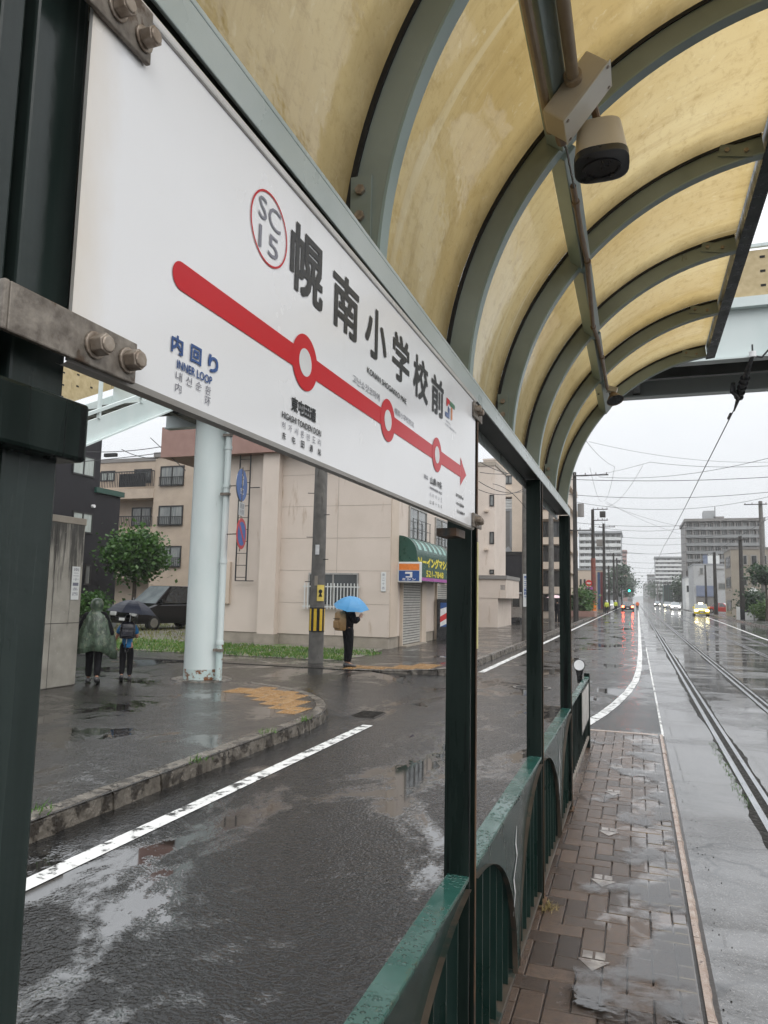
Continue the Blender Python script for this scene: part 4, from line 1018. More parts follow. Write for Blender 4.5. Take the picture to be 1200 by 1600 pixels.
def bld(name, label, x0, x1, y0, y1, z1, m, rm='plinth', cat='building', par_h=.25, over=.06, z0=-.15):
    t = thing(name, label, cat, ((x0 + x1) / 2, y0, z0))
    MB().box(x0, x1, y0, y1, z0, z1 - par_h).build('wall', m, t)
    MB().box(x0 - over, x1 + over, y0 - over, y1 + over, z1 - par_h + .002, z1).build('roof', rm, t)
    return t
def beamf(name, F, a0, a1, b0, b1, c0, c1, m, par): return MB().fbox(F, a0, a1, b0, b1, c0, c1).build(name, m, par)

# ---- the corner building with the sewing machine shop
BY, BX = 21.5, -7.28
bb = thing('corner_building', 'beige rendered corner building with barred window and sewing shop awning', 'building', (-11, BY, WALK))
WX0 = at(304, 850, BY).x
MB().box(WX0, BX, BY, 34.5, .30, 6.25).build('wall', 'render', bb)
MB().box(WX0 + .03, BX - .025, BY + .025, 34.45, -.3, .299).build('plinth', 'plinth', bb)
MB().box(-15.72, BX - 1.2, BY - .45, 35, 6.251, 7.33).build('roof_band', 'brownband', bb)
M['renderjoint'] = mat('render_joint', (.40, .34, .29), None, 5, .6)
F = FF(BY)
beamf('pilaster', F, -11.74, -11.13, .28, 6.249, .002, .28, 'render', bb); beamf('pilaster_foot', F, -11.80, -11.07, -.25, .279, .002, .34, 'plinth', bb)
beamf('corner_strip', FRT(BX), BY + .02, BY + .75, .302, 6.24, .002, .03, 'render2', bb)
b = MB()
for z in (1.3, 2.35, 3.4, 4.45, 5.5): b.fbox(F, -11.12, BX - .01, z, z + .014, .0008, .004)
b.fbox(F, -9.1, -9.085, .31, 6.2, .0008, .004); b.build('render_joint', 'renderjoint', bb)
w = win(bb, F, -10.05, -8.32, 1.22, 2.28, 'alu', 'glass', 1, .05, .05)
b = MB()
for i in range(17): a = -10.12 + i * 1.83 / 16; b.fbox(F, a - .014, a + .014, 1.12, 1.95, .14, .165)
b.fbox(F, -10.2, -8.24, 1.82, 1.86, .10, .139).fbox(F, -10.2, -8.24, 1.18, 1.22, .10, .139); b.build('window_bars', 'whitewall', w)
ld = thing('roof_ladder', 'thin black fixed ladder on the beige wall beside the pilaster', 'ladder', (-12.45, BY, 2.0))
b = MB()
for a in (-12.68, -12.28): b.fbox(F, a - .02, a + .02, 2.0, 7.2, .16, .19)
b.build('stile', 'wire', ld); b = MB()
for i in range(13): b.cyl((-12.66, BY - .175, 2.1 + i * .4), (-12.30, BY - .175, 2.1 + i * .4), .012, seg=6)
b.build('rungs', 'wire', ld); b = MB(); b.fbox(F, -12.7, -12.0, 1.97, 2.0, .15, .18); b.fbox(F, -12.26, -11.9, 5.1, 5.13, .15, .18); b.build('foot', 'wire', ld)
np_ = thing('name_plate', 'small white vertical plate on the beige wall near the corner', 'plate', (-7.5, BY, 2.0))
MB().fbox(F, -7.56, -7.40, 1.72, 2.32, .003, .03).build('plate', 'whitewall', np_)
for i, ch in enumerate('南二十西'): text(np_, 'plate_text', ch, 'inkgrey', F, -7.52, -7.44, 2.2 - i * .14, 2.28 - i * .14, .031)
ctn = thing('wall_cabinet', 'flat pale cabinet on the beige wall behind the footbridge column', 'cabinet', (-13.2, BY, 2))
a0, a1, z0, z1 = pxr(BY, 352, 878, 361, 943); MB().fbox(F, a0, a1, z0, z1, .003, .12).build('case', 'render2', ctn)
FR = FRT(BX)
for (x0, x1, lab) in ((22.65, 24.85, 0), (26.95, 28.65, 1)):
    s_ = MB(); s_.cur = 1; s_.fbox(FR, x0, x1, .0, 2.05, .002, .012); s_.cur = 0
    for i in range(24): s_.fbox(FR, x0, x1, .02 + i * .085, .080 + i * .085, .0125, .035)
    s_.build('shutter', ['shutter', 'frame'], bb)
    for (q0_, q1_) in ((x0 - .08, x0 - .001), (x1 + .001, x1 + .55 * (1 - lab) + .08 * lab)): MB().fbox(FR, q0_, q1_, -.04, 2.1, .002, .095).build('door_jamb', 'render2', bb)
    beamf('step', FR, x0 - .1, x1 + .15, -.10, -.01, .002, .25, 'plinth', bb)
for r_ in ((638, 795, 665, 846), (679, 812, 699, 856)):
    a0, a1, z0, z1 = pyr(BX, *r_)
    w = win(bb, FR, a0, a1, z0, z1, 'alu', 'greyglass', 1, .06, .06, True)
    b = MB()
    for i in range(5): a = a0 + (a1 - a0) * i / 4; b.fbox(FR, a - .012, a + .012, z0 + .0, z0 + (z1 - z0) * .62, .16, .18)
    for q in (.02, .32, .6): b.fbox(FR, a0 - .02, a1 + .02, z0 + (z1 - z0) * q, z0 + (z1 - z0) * q + .02, .181, .2)
    b.build('guard_rail', 'frame', w)
M['motif'] = mat('awning_motif', (.25, .42, .38), (.16, .32, .28), 4, .35)
aw = thing('shop_awning', 'dark green curved awning with yellow lettering over grey shutters', 'awning', (BX, 24.5, 2.0))
AY0, AY1, AZ0, AZ1, AD = 22.35, 26.75, 2.08, 3.55, .62
pf = [(0.01, AZ1)] + [(AD * math.sin(R_(q)), AZ1 - .62 + .62 * math.cos(R_(q))) for q in range(10, 91, 10)] + [(AD, AZ0), (0.01, AZ0)]
k = len(pf)
for y_, od in ((AY0, range(k)), (AY1, range(k - 1, -1, -1))):
    b = MB(); b.add([(BX + c, y_, z) for c, z in pf], [tuple(od)]); b.build('side_cheek', 'awning', aw)
b = MB(); b.add([(BX + c, y, z) for c, z in pf[:-1] for y in (AY0, AY1)], [(2 * i, 2 * i + 1, 2 * i + 3, 2 * i + 2) for i in range(k - 2)]); b.build('canopy', 'awning', aw)
FA = FRT(BX + AD)
for i in range(6):   # pale drops printed along the crown
    y = AY0 + .45 + i * .65; pts = []
    for q in range(9):
        t_ = R_(30 + q * 5.5); wd = .03 + .15 * (q / 8) ; pts.append((t_, wd))
    b = MB(); vs = []
    for t_, wd in pts: vs += [(BX + (AD + .006) * math.sin(t_), y - wd, AZ1 - .62 + .626 * math.cos(t_)), (BX + (AD + .006) * math.sin(t_), y + wd, AZ1 - .62 + .626 * math.cos(t_))]
    b.add(vs, [(2 * i2, 2 * i2 + 1, 2 * i2 + 3, 2 * i2 + 2) for i2 in range(8)]); b.build('canopy_motif', 'motif', aw)
text(aw, 'shop_text', 'ソーイングマシン', 'inkyellow', FA, AY0 + .12, AY1 - .12, 2.55, 2.90, .006, .05)
text(aw, 'phone_text', '521-7848', 'inkyellow', FA, AY0 + 1.1, AY1 - 1.0, 2.24, 2.46, .006, .02)
beamf('hem', FA, AY0, AY1, AZ0 + .02, AZ0 + .13, .003, .006, 'inkviolet', aw)
ls = thing('shop_sign_box', 'small orange and navy sewing machine sign box below the green awning', 'sign', (BX + .4, 22.3, 2.35))
F4 = (V3((BX, 22.2, 0)), X_, -Y_)
b = MB(); b.fbox(F4, .02, .80, 2.02, 2.68, -.14, 0); b.build('case', 'whitewall', ls, bev=.02)
beamf('upper_panel', F4, .07, .75, 2.42, 2.62, .001, .004, 'inkorange', ls); beamf('lower_panel', F4, .07, .75, 2.07, 2.40, .001, .004, 'inkblue', ls)
b = MB(); b.fpoly(F4, [(.30, .18 + 2.0), (.52, 2.18), (.52, 2.36), (.28, 2.36), (.28, 2.30), (.44, 2.30), (.44, 2.22), (.30, 2.22)], .006); b.build('machine_emblem', 'inkwhite', ls)
text(ls, 'panel_text', 'ミシン', 'inkwhite', F4, .18, .64, 2.09, 2.16, .006, .03)
ac = thing('air_conditioner', 'white air conditioner outdoor unit on the wall above the far shutter', 'air conditioner', (BX + .2, 28.0, 2.5))
MB().fbox(FR, 27.6, 28.4, 2.35, 2.95, .12, .45).build('case', 'whitewall', ac, bev=.02)
b = MB(); b.fbox(FR, 27.55, 28.45, 2.27, 2.33, .003, .5); b.build('bracket', 'alu', ac)
b = MB()
for i in range(3): b.tube([(BX + .02, 26.9 + i * .45, 2.9), (BX + .25, 26.95 + i * .45, 3.25), (BX + .7, 27.0 + i * .45, 3.3), (BX + .85, 27.0 + i * .45, 2.95)], .025, 6)
b.build('pipe_loop', 'frame', ac)
bs = thing('barber_sign', 'black framed standing sign with red white and blue barber stripes', 'sign', (-6.95, 27.0, WALK))
FB = (V3((-7.02, 26.75, 0)), V3((.95, .31, 0)).normalized(), V3((.31, -.95, 0)).normalized())
MB().fbox(FB, -.12, .80, WALK, .42, -.3, 0).build('base', 'blackplastic', bs); b = MB(); b.fbox(FB, -.1, .78, .42, 1.40, -.24, -.02); b.build('case', 'blackplastic', bs)
b = MB(); b.rings([[FB[0] + FB[1] * a + FB[2] * c + Z_ * z for a, c in ((-.12, -.26), (.8, -.26), (.8, .0), (-.12, .0))] for z in (1.401, 1.5)]); b.build('hood', 'blackplastic', bs)
FBp = (FB[0] + FB[2] * -.02, FB[1], FB[2])
def clip_stripe(v0, v1, m, nm):
    P_ = []
    for a in (0.0, .68):
        for v in ((v0, v1) if a == 0 else (v1, v0)):
            P_.append((a, max(.46, min(1.36, v + a * .62))))
    MB().fpoly(FBp, P_, .003).build(nm, m, bs)
MB().fpoly(FBp, [(0, .46), (.68, .46), (.68, 1.36), (0, 1.36)], .001).build('panel', 'inkwhite', bs)
clip_stripe(1.12, 1.6, 'inkblue', 'stripe'); clip_stripe(.62, .84, 'red', 'stripe'); clip_stripe(.0, .36, 'inkblue', 'stripe')

# ---- dark clad house and apartments at the far left
DX = -24.0
dh = thing('dark_house', 'charcoal metal clad house with white curtained windows', 'house', (-28, 24, 0))
ym, ya = onx(155, 760, DX).y, onx(187, 800, DX).y
MB().box(DX - 9, DX, 18, ym, -.2, 9.6).build('wall', 'charcoal', dh)
za = onx(170, 765.5, DX).z
MB().box(DX - 8, DX - .003, ym + .002, ya, -.2, za - .25).build('annex_wall', 'charcoal', dh); MB().box(DX - 8, DX + .14, ym - .3, ya + .12, za - .248, za).build('annex_roof', 'darkgreen', dh)
FD = FRT(DX)
for r_, g in (((113, 708, 148, 741), 'curtain'), ((112, 799, 144, 832), 'curtain'), ((60, 786, 78, 808), 'curtain'), ((131, 882, 141, 914), 'greyglass')):
    a0, a1, z0, z1 = pyr(DX, *r_); win(dh, FD, a0, a1, z0, z1, 'frame', g, 1 if r_[0] > 100 and r_[1] < 850 else 0, .05, .07)
q = onx(144, 791, DX); MB().cyl((DX + .003, q.y, q.z), (DX + .14, q.y, q.z), .08, seg=10).build('wall_lamp', 'inkwhite', dh)
AYp = 40
ax0, ax1, az1 = at(155, 720, AYp).x, at(330, 720, AYp).x, at(200, 710, AYp).z
ap = bld('apartment_house', 'tan tiled apartment house with dark balcony rails behind the tree', ax0 - 4, ax1, AYp + 1.3, 52, az1 - .0, 'render3', 'midgrey')
FAq = FF(AYp + 1.3)
def ar(*r): return pxr(AYp + 1.3, *r)
split_x = at(238, 800, AYp).x
b = MB(); b.box(split_x, ax1 - .01, AYp + .05, AYp + 1.299, -.15, az1 - .3); b.build('projecting_wing', 'render3', ap)
MB().box(split_x - .1, ax1 + .05, AYp - .05, AYp + 1.25, az1 - .298, az1 + .02).build('wing_roof', 'midgrey', ap)
for yy in (762, 824, 886):
    z = at(200, yy, AYp).z
    MB().box(ax0 - 4, split_x - .002, AYp, AYp + 1.29, z - .75, z - .1).build('balcony_slab', 'render3', ap)
for (y0_, y1_, m_) in ((738, 761, 'lattice'), (808, 823, 'bars')):
    z0, z1 = at(200, y1_, AYp).z, at(200, y0_, AYp).z
    b = MB(); a0 = at(154, 750, AYp).x
    n = 34
    for i in range(n + 1): a = a0 + (split_x - a0) * i / n; b.box(a - .02, a + .02, AYp - .03, AYp, z0, z1)
    b.box(a0, split_x - .01, AYp - .04, AYp + .01, z1 + .001, z1 + .07)
    if m_ == 'lattice': b.box(at(186, 750, AYp).x, at(228, 750, AYp).x, AYp + .002, AYp + .03, z0, z1 - .1)
    b.build('balcony_rail', 'frame', ap)
for r_, g in (((158, 736, 180, 752), 'curtain'), ((210, 733, 237, 755), 'glass'), ((206, 793, 236, 822), 'greyglass'), ((180, 852, 236, 886), 'glass')):
    a0, a1, z0, z1 = ar(*r_); win(ap, FAq, a0, a1, z0, z1, 'frame', g, 1, .06, .08)
for r_, g in (((251, 728, 288, 759), 'greyglass'), ((248, 790, 286, 821), 'greyglass'), ((249, 853, 283, 886), 'greyglass')):
    a0, a1, z0, z1 = pxr(AYp + .05, *r_); win(ap, FF(AYp + .05), a0, a1, z0, z1, 'frame', g, 1, .06, .09, rail=True)
b = MB(); a0, a1, z0, z1 = pxr(AYp + .05, 240, 917, 300, 940); b.fbox(FF(AYp + .05), a0, a1, z0 - 1.2, z1, .002, .04); b.build('garage_opening', 'hole', ap)
# yard, grass
struct(MB().sheet([(-32, 17.0), (-14.2, 17.0), (-14.2, 21.4), (-15.3, 34), (-32, 40)], WALK + .004).build('yard_gravel', 'gravel'))
struct(MB().sheet([(-15.2, 17.0), (-7.3, 17.0), (-7.0, 18.4), (-7.4, 21.45), (-15.2, 21.45)], WALK + .006).build('verge_soil', 'gravel'))
b = MB(); b.cur = 0; rnd = random.Random(11)
def blades(n, fx, h, w, mi):
    b.cur = mi
    for _ in range(n):
        x, y = fx(); a = rnd.uniform(0, 6.3); hh = h * rnd.uniform(.4, 1.3)
        b.add([(x - w * math.cos(a), y - w * math.sin(a), WALK), (x + w * math.cos(a), y + w * math.sin(a), WALK), (x + rnd.gauss(0, .04), y + rnd.gauss(0, .04), WALK + hh)], [(0, 1, 2)])
def verge():
    while True:
        x, y = rnd.uniform(-15.2, -6.9), rnd.uniform(17.0, 20.4 + rnd.gauss(0, .25))
        if x < -7.3 + .4 * math.sin(y * 3) + (y - 17) * .1 and not (x > -8 and y < 17.2): return x, y
def yard():
    x = rnd.uniform(-31, -14.5); y = rnd.uniform(17.2, 32); return x, y
blades(6500, verge, .075, .017, 0); blades(1500, verge, .06, .018, 1); blades(5000, yard, .12, .022, 1); blades(4000, lambda: (rnd.uniform(-31, -14.5), rnd.uniform(17.2, 21)), .12, .02, 0)
struct(b.build('grass', ['grass', 'grassdry']), 'stuff', 'bright green grass strip in front of the beige corner building', 'grass')
b = MB(); rnd = random.Random(2)
for cx_, cy_ in ((-4.27, 4.5), (-4.2, 8.0), (-4.18, 8.9), (-4.12, 6.4), (-4.6, 3.9)):
    for _ in range(28):
        x, y = cx_ + rnd.gauss(0, .05), cy_ + rnd.gauss(0, .06); a = rnd.uniform(0, 6.3)
        b.add([(x - .006 * math.cos(a), y - .006 * math.sin(a), WALK), (x + .006 * math.cos(a), y + .006 * math.sin(a), WALK), (x + rnd.gauss(0, .03), y + rnd.gauss(0, .03), WALK + rnd.uniform(.02, .09))], [(0, 1, 2)])
struct(b.build('kerb_weeds', 'grass'), 'stuff', 'small green weeds growing along the concrete kerb', 'weeds')

# ---- trees and shrubs
def leaves(b, c, rx, ry, rz, n, s, seed, holes=5):
    rnd = random.Random(seed)
    cl = []
    for _ in range(max(10, n // 45)):
        while True:
            p = V3((rnd.uniform(-1, 1), rnd.uniform(-1, 1), rnd.uniform(-1, 1)))
            ld_ = p.length; f_ = .80 + .13 * math.sin(5 * p.x + seed) + .12 * math.sin(7 * p.z + 2 * seed) + .10 * math.sin(6 * p.y - seed)
            if .35 < ld_ < 1: p = p * f_ * 1.12; break
        cl.append((V3((p.x * rx, p.y * ry, p.z * rz)), rnd.uniform(.55, 1.25)))
    for i in range(n):
        q, k = cl[i % len(cl)]; sp_ = min(rx, ry, rz) * .30 * k
        p = V3(c) + q * .86 + V3((rnd.gauss(0, sp_), rnd.gauss(0, sp_), rnd.gauss(0, sp_ * .7)))
        u = V3((rnd.gauss(0, 1), rnd.gauss(0, 1), rnd.gauss(0, .6))).normalized(); v = u.orthogonal().normalized(); v = (v + u.cross(v) * rnd.uniform(-1, 1)).normalized()
        l = s * rnd.uniform(.6, 1.3)
        b.add([p, p + u * l * .5 + v * l * .32, p + u * l, p + u * l * .5 - v * l * .32], [(0, 1, 2, 3)])
def tree(name, label, x, y, zc, rx, rz, n, s, m, seed, h0=-.05, cat='tree', group=None, tr=.12):
    t = thing(name, label, cat, (x, y, h0), group)
    if tr:
        b = MB(); b.tube([(x, y, h0), (x + .05, y, h0 + (zc - h0) * .5), (x, y, zc)], [tr, tr * .75, tr * .5], 8)
        rnd = random.Random(seed)
        for i in range(5):
            a = rnd.uniform(0, 6.3); b.tube([(x, y, zc - rz * .9), (x + rx * .35 * math.cos(a), y + rx * .35 * math.sin(a), zc - rz * .2), (x + rx * .7 * math.cos(a), y + rx * .7 * math.sin(a), zc + rz * .3)], [tr * .5, tr * .3, tr * .1], 6)
        b.build('trunk', 'bark', t)
    b = MB(); leaves(b, (x, y, zc), rx, rx, rz, n, s, seed); b.build('crown', m, t)
    return t
tree('street_tree', 'round leafy green tree in front of the tan apartment house', -21.6, 27.5, 3.2, 1.2, 1.25, 8500, .21, 'leaf', 4)
tree('shrub', 'bushy green shrub beside the charcoal house behind the poncho walker', at(146, 930, 25).x, 25, .95, .85, .55, 2200, .16, 'leaf', 8, cat='shrub', tr=0)
acu = thing('outdoor_unit', 'pale outdoor air conditioner unit by the shrub at the charcoal house', 'air conditioner', at(166, 935, 26)); q = at(166, 935, 26)
MB().box(q.x - .4, q.x + .35, 26, 26.35, WALK, .95).build('case', 'greywall', acu, bev=.03); MB().cyl((q.x - .05, 25.998, .5), (q.x - .05, 25.97, .5), .26, seg=16).build('fan_grille', 'frame', acu)

# ---- buildings seen between the shelter posts
lw = thing('low_tiled_annex', 'low beige tiled annex with an overhanging corner beside the street', 'building', (-8.5, 40, WALK))
MB().box(-17, at(778, 940, 40).x, 40, 44.5, -.15, 2.62).build('wall', 'render', lw)
rx_ = at(791, 905, 40).x
MB().box(-17, rx_, 39.98, 44.6, 1.55, 2.60).build('overhang', 'render', lw); MB().box(-17.05, rx_ + .05, 39.9, 44.65, 2.602, 2.80).build('roof', 'midgrey', lw)
text(lw, 'wall_text', '理容室', 'midgrey', FF(39.98), at(782, 905, 40).x, at(789, 905, 40).x, 2.0, 2.3, .004, .02)
t = bld('beige_flats', 'beige rendered flats with small square windows behind the tiled annex', -20, at(773, 850, 45).x, 45, 49, at(760, 722, 45).z, 'render', 'plinth')
F5 = FF(45)
for r_ in ((765, 773, 772, 791), (765, 831, 772, 850), (765, 890, 772, 897)):
    a0, a1, z0, z1 = pxr(45, *r_); win(t, F5, a0, a1, z0, z1, 'frame', 'greyglass', 0, .05, .06)
for yy in (797, 857): a0, a1, z0, z1 = pxr(45, 757, yy, 763, yy + 3); beamf('vent_hood', F5, a0, a1, z0, z1, .003, .25, 'render2', t)
t = bld('grey_town_house', 'narrow light grey house with tall dark windows beside the beige flats', at(770, 850, 64).x, at(783, 850, 66).x, 64, 68, at(779, 778, 64).z, 'greywall', 'midgrey')
for r_ in ((776, 789, 782, 813), (776, 836, 782, 860)):
    a0, a1, z0, z1 = pxr(64, *r_); win(t, FF(64), a0, a1, z0, z1, 'frame', 'glass', 0, .06, .1, True)
t = bld('brown_block', 'brown and grey block with white railing on its roof terrace', at(784, 850, 74).x, at(818, 850, 76).x, 74, 80, at(800, 795, 74).z, 'midgrey', 'greywall')
F6 = FF(74); a0, a1, z0, z1 = pxr(74, 797, 797, 822, 862); beamf('light_bay', F6, a0, a1, z0, z1, .002, .2, 'greywall', t)
a0, a1, z0, z1 = pxr(74, 784, 780, 822, 794)
b = MB()
for i in range(22): a = a0 + (a1 - a0) * i / 21; b.fbox(F6, a - .05, a + .05, z0, z1, -.3, -.22)
for i in range(4): b.fbox(F6, a0, a1, z0 + (z1 - z0) * i / 3.2, z0 + (z1 - z0) * i / 3.2 + .08, -.215, -.16)
b.build('terrace_rail', 'whitewall', t)
for r_ in ((806, 806, 812, 832), (806, 836, 812, 858)):
    a0, a1, z0, z1 = pxr(73.8, *r_); win(t, FF(73.8), a0, a1, z0, z1, 'alu', 'greyglass', 0, .06, .1)
t = bld('tall_beige_apartments', 'tall beige apartments with a wide dark top floor window band', at(755, 760, 96).x, at(826, 760, 96).x, 96, 110, at(800, 715, 96).z, 'render2', 'render')
for r_ in ((776, 743, 804, 757), (776, 779, 822, 790)):
    a0, a1, z0, z1 = pxr(96, *r_); win(t, FF(96), a0, a1, z0, z1, 'frame', 'greyglass', 2, .1, .2)
a0, a1, z0, z1 = pxr(96, 773, 766, 825, 778); beamf('balcony', FF(96), a0, a1, z0, z1, .003, 1.2, 'render2', t)
t = bld('charcoal_workshop', 'low charcoal workshop with a flat front behind the parked kiosk trailer', at(772, 890, 56).x, at(816, 890, 56).x, 56, 62, at(795, 862, 56).z, 'charcoal', 'frame')
MB().fpoly(FF(62.5), [(at(784, 862, 62).x, at(784, 862, 62).z), (at(800, 862, 62).x, at(800, 862, 62).z), (at(792, 852, 62).x, at(792, 853, 62).z)], -4, 0).build('gable', 'greywall', t)
kt = thing('kiosk_trailer', 'grey kiosk trailer with sliding windows parked by the pavement', 'trailer', (at(800, 950, 47).x, 47, WALK))
a0, a1, z0, z1 = pxr(47, 783, 928, 816, 965)
MB().box(a0, a1, 47, 50, z0, z1).build('cabin', 'alu', kt, bev=.03); MB().box(a0 - .15, a1 + .15, 46.8, 50.2, z1 + .002, z1 + .12).build('roof', 'greywall', kt)
win(kt, FF(47), a0 + .15, a1 - .1, z0 + .62, z1 - .12, 'alu', 'glass', 1, .03, .06)
MB().box(a0 + .15, a1 - .1, 47.1, 49.9, .28, z0 - .003).build('chassis', 'blackplastic', kt)
for i in (0, 1): MB().cyl((a0 + .3 + i * (a1 - a0 - .7), 47.2, .18), (a0 + .55 + i * (a1 - a0 - .7), 47.2, .18), .27, seg=16).build('wheel', 'tyre', kt)
ob = thing('orange_crate', 'orange box left beside the kiosk trailer', 'crate', at(785, 965, 46.3)); q = at(785, 965, 46.3)
MB().box(q.x - .25, q.x + .2, 46.1, 46.6, WALK, .75).build('box', 'orange', ob, bev=.02); MB().box(q.x - .27, q.x + .22, 46.08, 46.62, .752, .80).build('lid', 'orange', ob)
t = bld('balcony_apartments', 'beige apartments with stacked dark balconies behind the last shelter posts', at(800, 850, 62).x, at(899, 850, 80).x, 62, 80, at(870, 690, 62).z, 'render2', 'render')
F7 = FF(62); FR7 = FRT(at(899, 850, 80).x)
for y0_, y1_ in ((742, 758), (780, 796), (815, 842), (853, 880), (892, 919), (930, 955)):
    a0, a1, z0, z1 = pxr(62, 845, y0_, 880, y1_); win(t, F7, a0, a1, z0, z1, 'frame', 'glass', 3, .08, .12)
for yy in (726, 764, 802, 841, 879, 917):
    zt, zb = at(870, yy, 62).z, at(870, yy + 11, 62).z
    MB().box(at(838, yy, 62).x, FR7[0].x + .35, 60.8, 79, zb, zt).build('balcony', 'render2', t)
# far left side of the street
t = bld('cream_shop', 'low cream building with blue and red pilasters beyond the hedge', at(903, 915, 96).x, at(942, 915, 96).x, 96, 100, at(918, 888, 96).z, 'render2', 'greywall')
for x0_, x1_, m_ in ((934, 938, 'bluedull'), (938.5, 942, 'reddull')):
    a0, a1, z0, z1 = pxr(96, x0_, 894, x1_, 952); beamf('pilaster', FF(96), a0, a1, z0, z1, .003, .3, m_, t)
for x0_ in (906, 912): a0, a1, z0, z1 = pxr(96, x0_, 905, x0_ + 3, 916); win(t, FF(96), a0, a1, z0, z1, 'frame', 'glass', 0, .05, .1)
hd = thing('hedge', 'rounded green hedge on the left pavement in front of the cream building', 'hedge', (at(908, 940, 72).x, 72, 0))
b = MB(); q = at(908, 938, 72); leaves(b, (q.x, 73, 1.5), 1.15, 2.5, 1.6, 3000, .3, 12); b.build('foliage', 'leaf', hd)
MB().box(q.x - 1.2, q.x + 1.3, 70.5, 75, WALK, .45).build('planter', 'brownband', hd)
M['greyband'] = mat('grey_balcony_band', (.22, .225, .225), (.18, .185, .185), 1, .6)
def slab(name, label, Y, x0, x1, ytop, ybot, floors, bays, mw, depth=14, side=0, group=None, band='whitewall', gm='greyglass', brt=.45):
    xa, xb, zt = at(x0, (ytop + ybot) / 2, Y).x, at(x1, (ytop + ybot) / 2, Y).x, at((x0 + x1) / 2, ytop, Y).z
    t = thing(name, label, 'apartment block', ((xa + xb) / 2, Y, 0), group)
    MB().box(xa, xb, Y, Y + depth, -.2, zt).build('wall', mw, t); MB().box(xa - .3, xb + .3, Y - 1.5, Y + depth, zt + .003, zt + .6).build('roof', mw, t)
    zb = at((x0 + x1) / 2, ybot, Y).z; fh = (zt - zb) / floors; Fz = FF(Y)
    for i in range(floors):
        z = zb + fh * i
        MB().fbox(Fz, xa, xb, z, z + fh * brt, 1.15, 1.3).fbox(Fz, xa, xb, z - .12, z - .002, .003, 1.3).build('balcony', band, t)
        for j in range(bays):
            a = xa + (xb - xa) * (j + .5) / bays; ww = (xb - xa) / bays
            win(t, Fz, a - ww * .34, a + ww * .34, z + fh * .12, z + fh * .88, 'alu', gm if (i * 7 + j * 3) % 5 in (1, 2) else ('glass' if (i + j) % 3 else 'whitewall'), 1, .08, .12)
    for j in range(bays + 1):
        a = xa + (xb - xa) * j / bays; MB().fbox(Fz, a - .12, a + .12, zb, zt, .0035, 1.14).build('party_fin', mw, t)
    return t
slab('slab_block', 'pale grey balcony block standing on the left beyond the red pole', 205, 906, 971, 834, 925, 9, 8, 'greywall')
slab('pink_tower', 'thin pinkish tower just right of the pale left block', 290, 971, 979, 862, 925, 10, 2, 'pinktower', band='pinktower')
slab('far_row_block', 'hazy grey block far down the left side of the street', 420, 979, 988, 898, 935, 8, 3, 'midgrey', band='greywall')
for i, (x, y, rx_, zc, rz, Y) in enumerate(((962, 0, 2.6, 6, 4.5, 190), (970, 0, 3.2, 7.5, 5.5, 230), (978, 0, 4, 8, 6, 300), (984, 0, 5, 8, 6, 380))):
    tree('roadside_tree', ['nearest dark tree down the left side of the street', 'second dark tree down the left side of the street', 'third dark tree down the left side of the street', 'farthest dark tree down the left side of the street'][i], at(x, 930, Y).x, Y, zc, rx_, rz, 900, .9, 'leafdark', 30 + i, group='trees far down the street', tr=.2)

# ---- right side of the street
RYf = 88
xa = at(1143, 900, RYf).x; zt = at(1150, 855, RYf).z
OY1 = onx(1133.5, 930, xa).y
t = bld('tan_office', 'tan two storey office with square windows on the right', xa, xa + 13, RYf, OY1, zt, 'officetan', 'midgrey')
F8, F9 = FF(RYf), FLT(xa)
for r_ in ((1160, 867, 1168, 883), (1173, 867, 1183.5, 883), (1189, 867, 1199, 883), (1160, 900, 1168, 916), (1174, 900, 1184, 916)):
    a0, a1, z0, z1 = pxr(RYf, *r_); win(t, F8, a0, a1, z0, z1, 'alu', 'glass', 0, .05, .1)
for (p, q) in ((1135.5, 1142), ):
    for y0_, y1_ in ((868, 886), (901, 918), (937, 959)):
        A, B = -(RYf + (OY1 - RYf) * .75), -(RYf + (OY1 - RYf) * .12); zz0, zz1 = at(1143, y1_, RYf).z, at(1143, y0_, RYf).z
        win(t, F9, A, B, max(0, zz0), zz1, 'frame', 'glass', 2, .05, .2)
t = slab('long_apartment_block', 'long grey apartment block with eight floors of balconies on the right', 175, 1072, 1194, 815, 916, 8, 11, 'midgrey', depth=18, band='greyband', brt=.32)
q = at(1110, 812, 176); MB().box(q.x - 1.2, q.x + 1.2, 178, 182, q.z + .2, at(1110, 800, 178).z + .3).build('lift_tower', 'greywall', t)
q2 = at(1117, 785, 178); MB().cyl((q2.x, 178.5, q.z + .5), (q2.x, 178.5, q2.z - 1), .09, seg=6).build('antenna', 'polewood', t)
b = MB(); q3 = at(1123, 808, 178); b.box(q3.x - 1.1, q3.x + 1.1, 178, 179, q3.z - .2, q3.z + .15).box(q3.x - .2, q3.x + .2, 178.3, 178.7, q3.z - 1.6, q3.z - .201); b.build('roof_canopy', 'midgrey', t)
t = bld('white_workshop', 'white flat fronted building with a wide blue grey shutter on the right', at(1084, 915, 128).x, at(1136, 915, 128).x, 128, 140, at(1110, 881, 128).z, 'dullwhite', 'greywall')
F10 = FF(128); a0, a1, z0, z1 = pxr(128, 1088, 915, 1118, 932); beamf('shutter', F10, a0, a1, z0, z1, .003, .15, 'bluegrey', t)
a0, a1, z0, z1 = pxr(128, 1088, 933, 1118, 956); beamf('garage_opening', F10, a0, a1, -.1, z1, .003, .02, 'midgrey', t)
for r_ in ((1093, 887, 1099, 898), (1115, 888, 1131, 891), (1122, 911, 1134, 921)): a0, a1, z0, z1 = pxr(128, *r_); win(t, F10, a0, a1, z0, z1, 'alu', 'greyglass', 0, .05, .1)
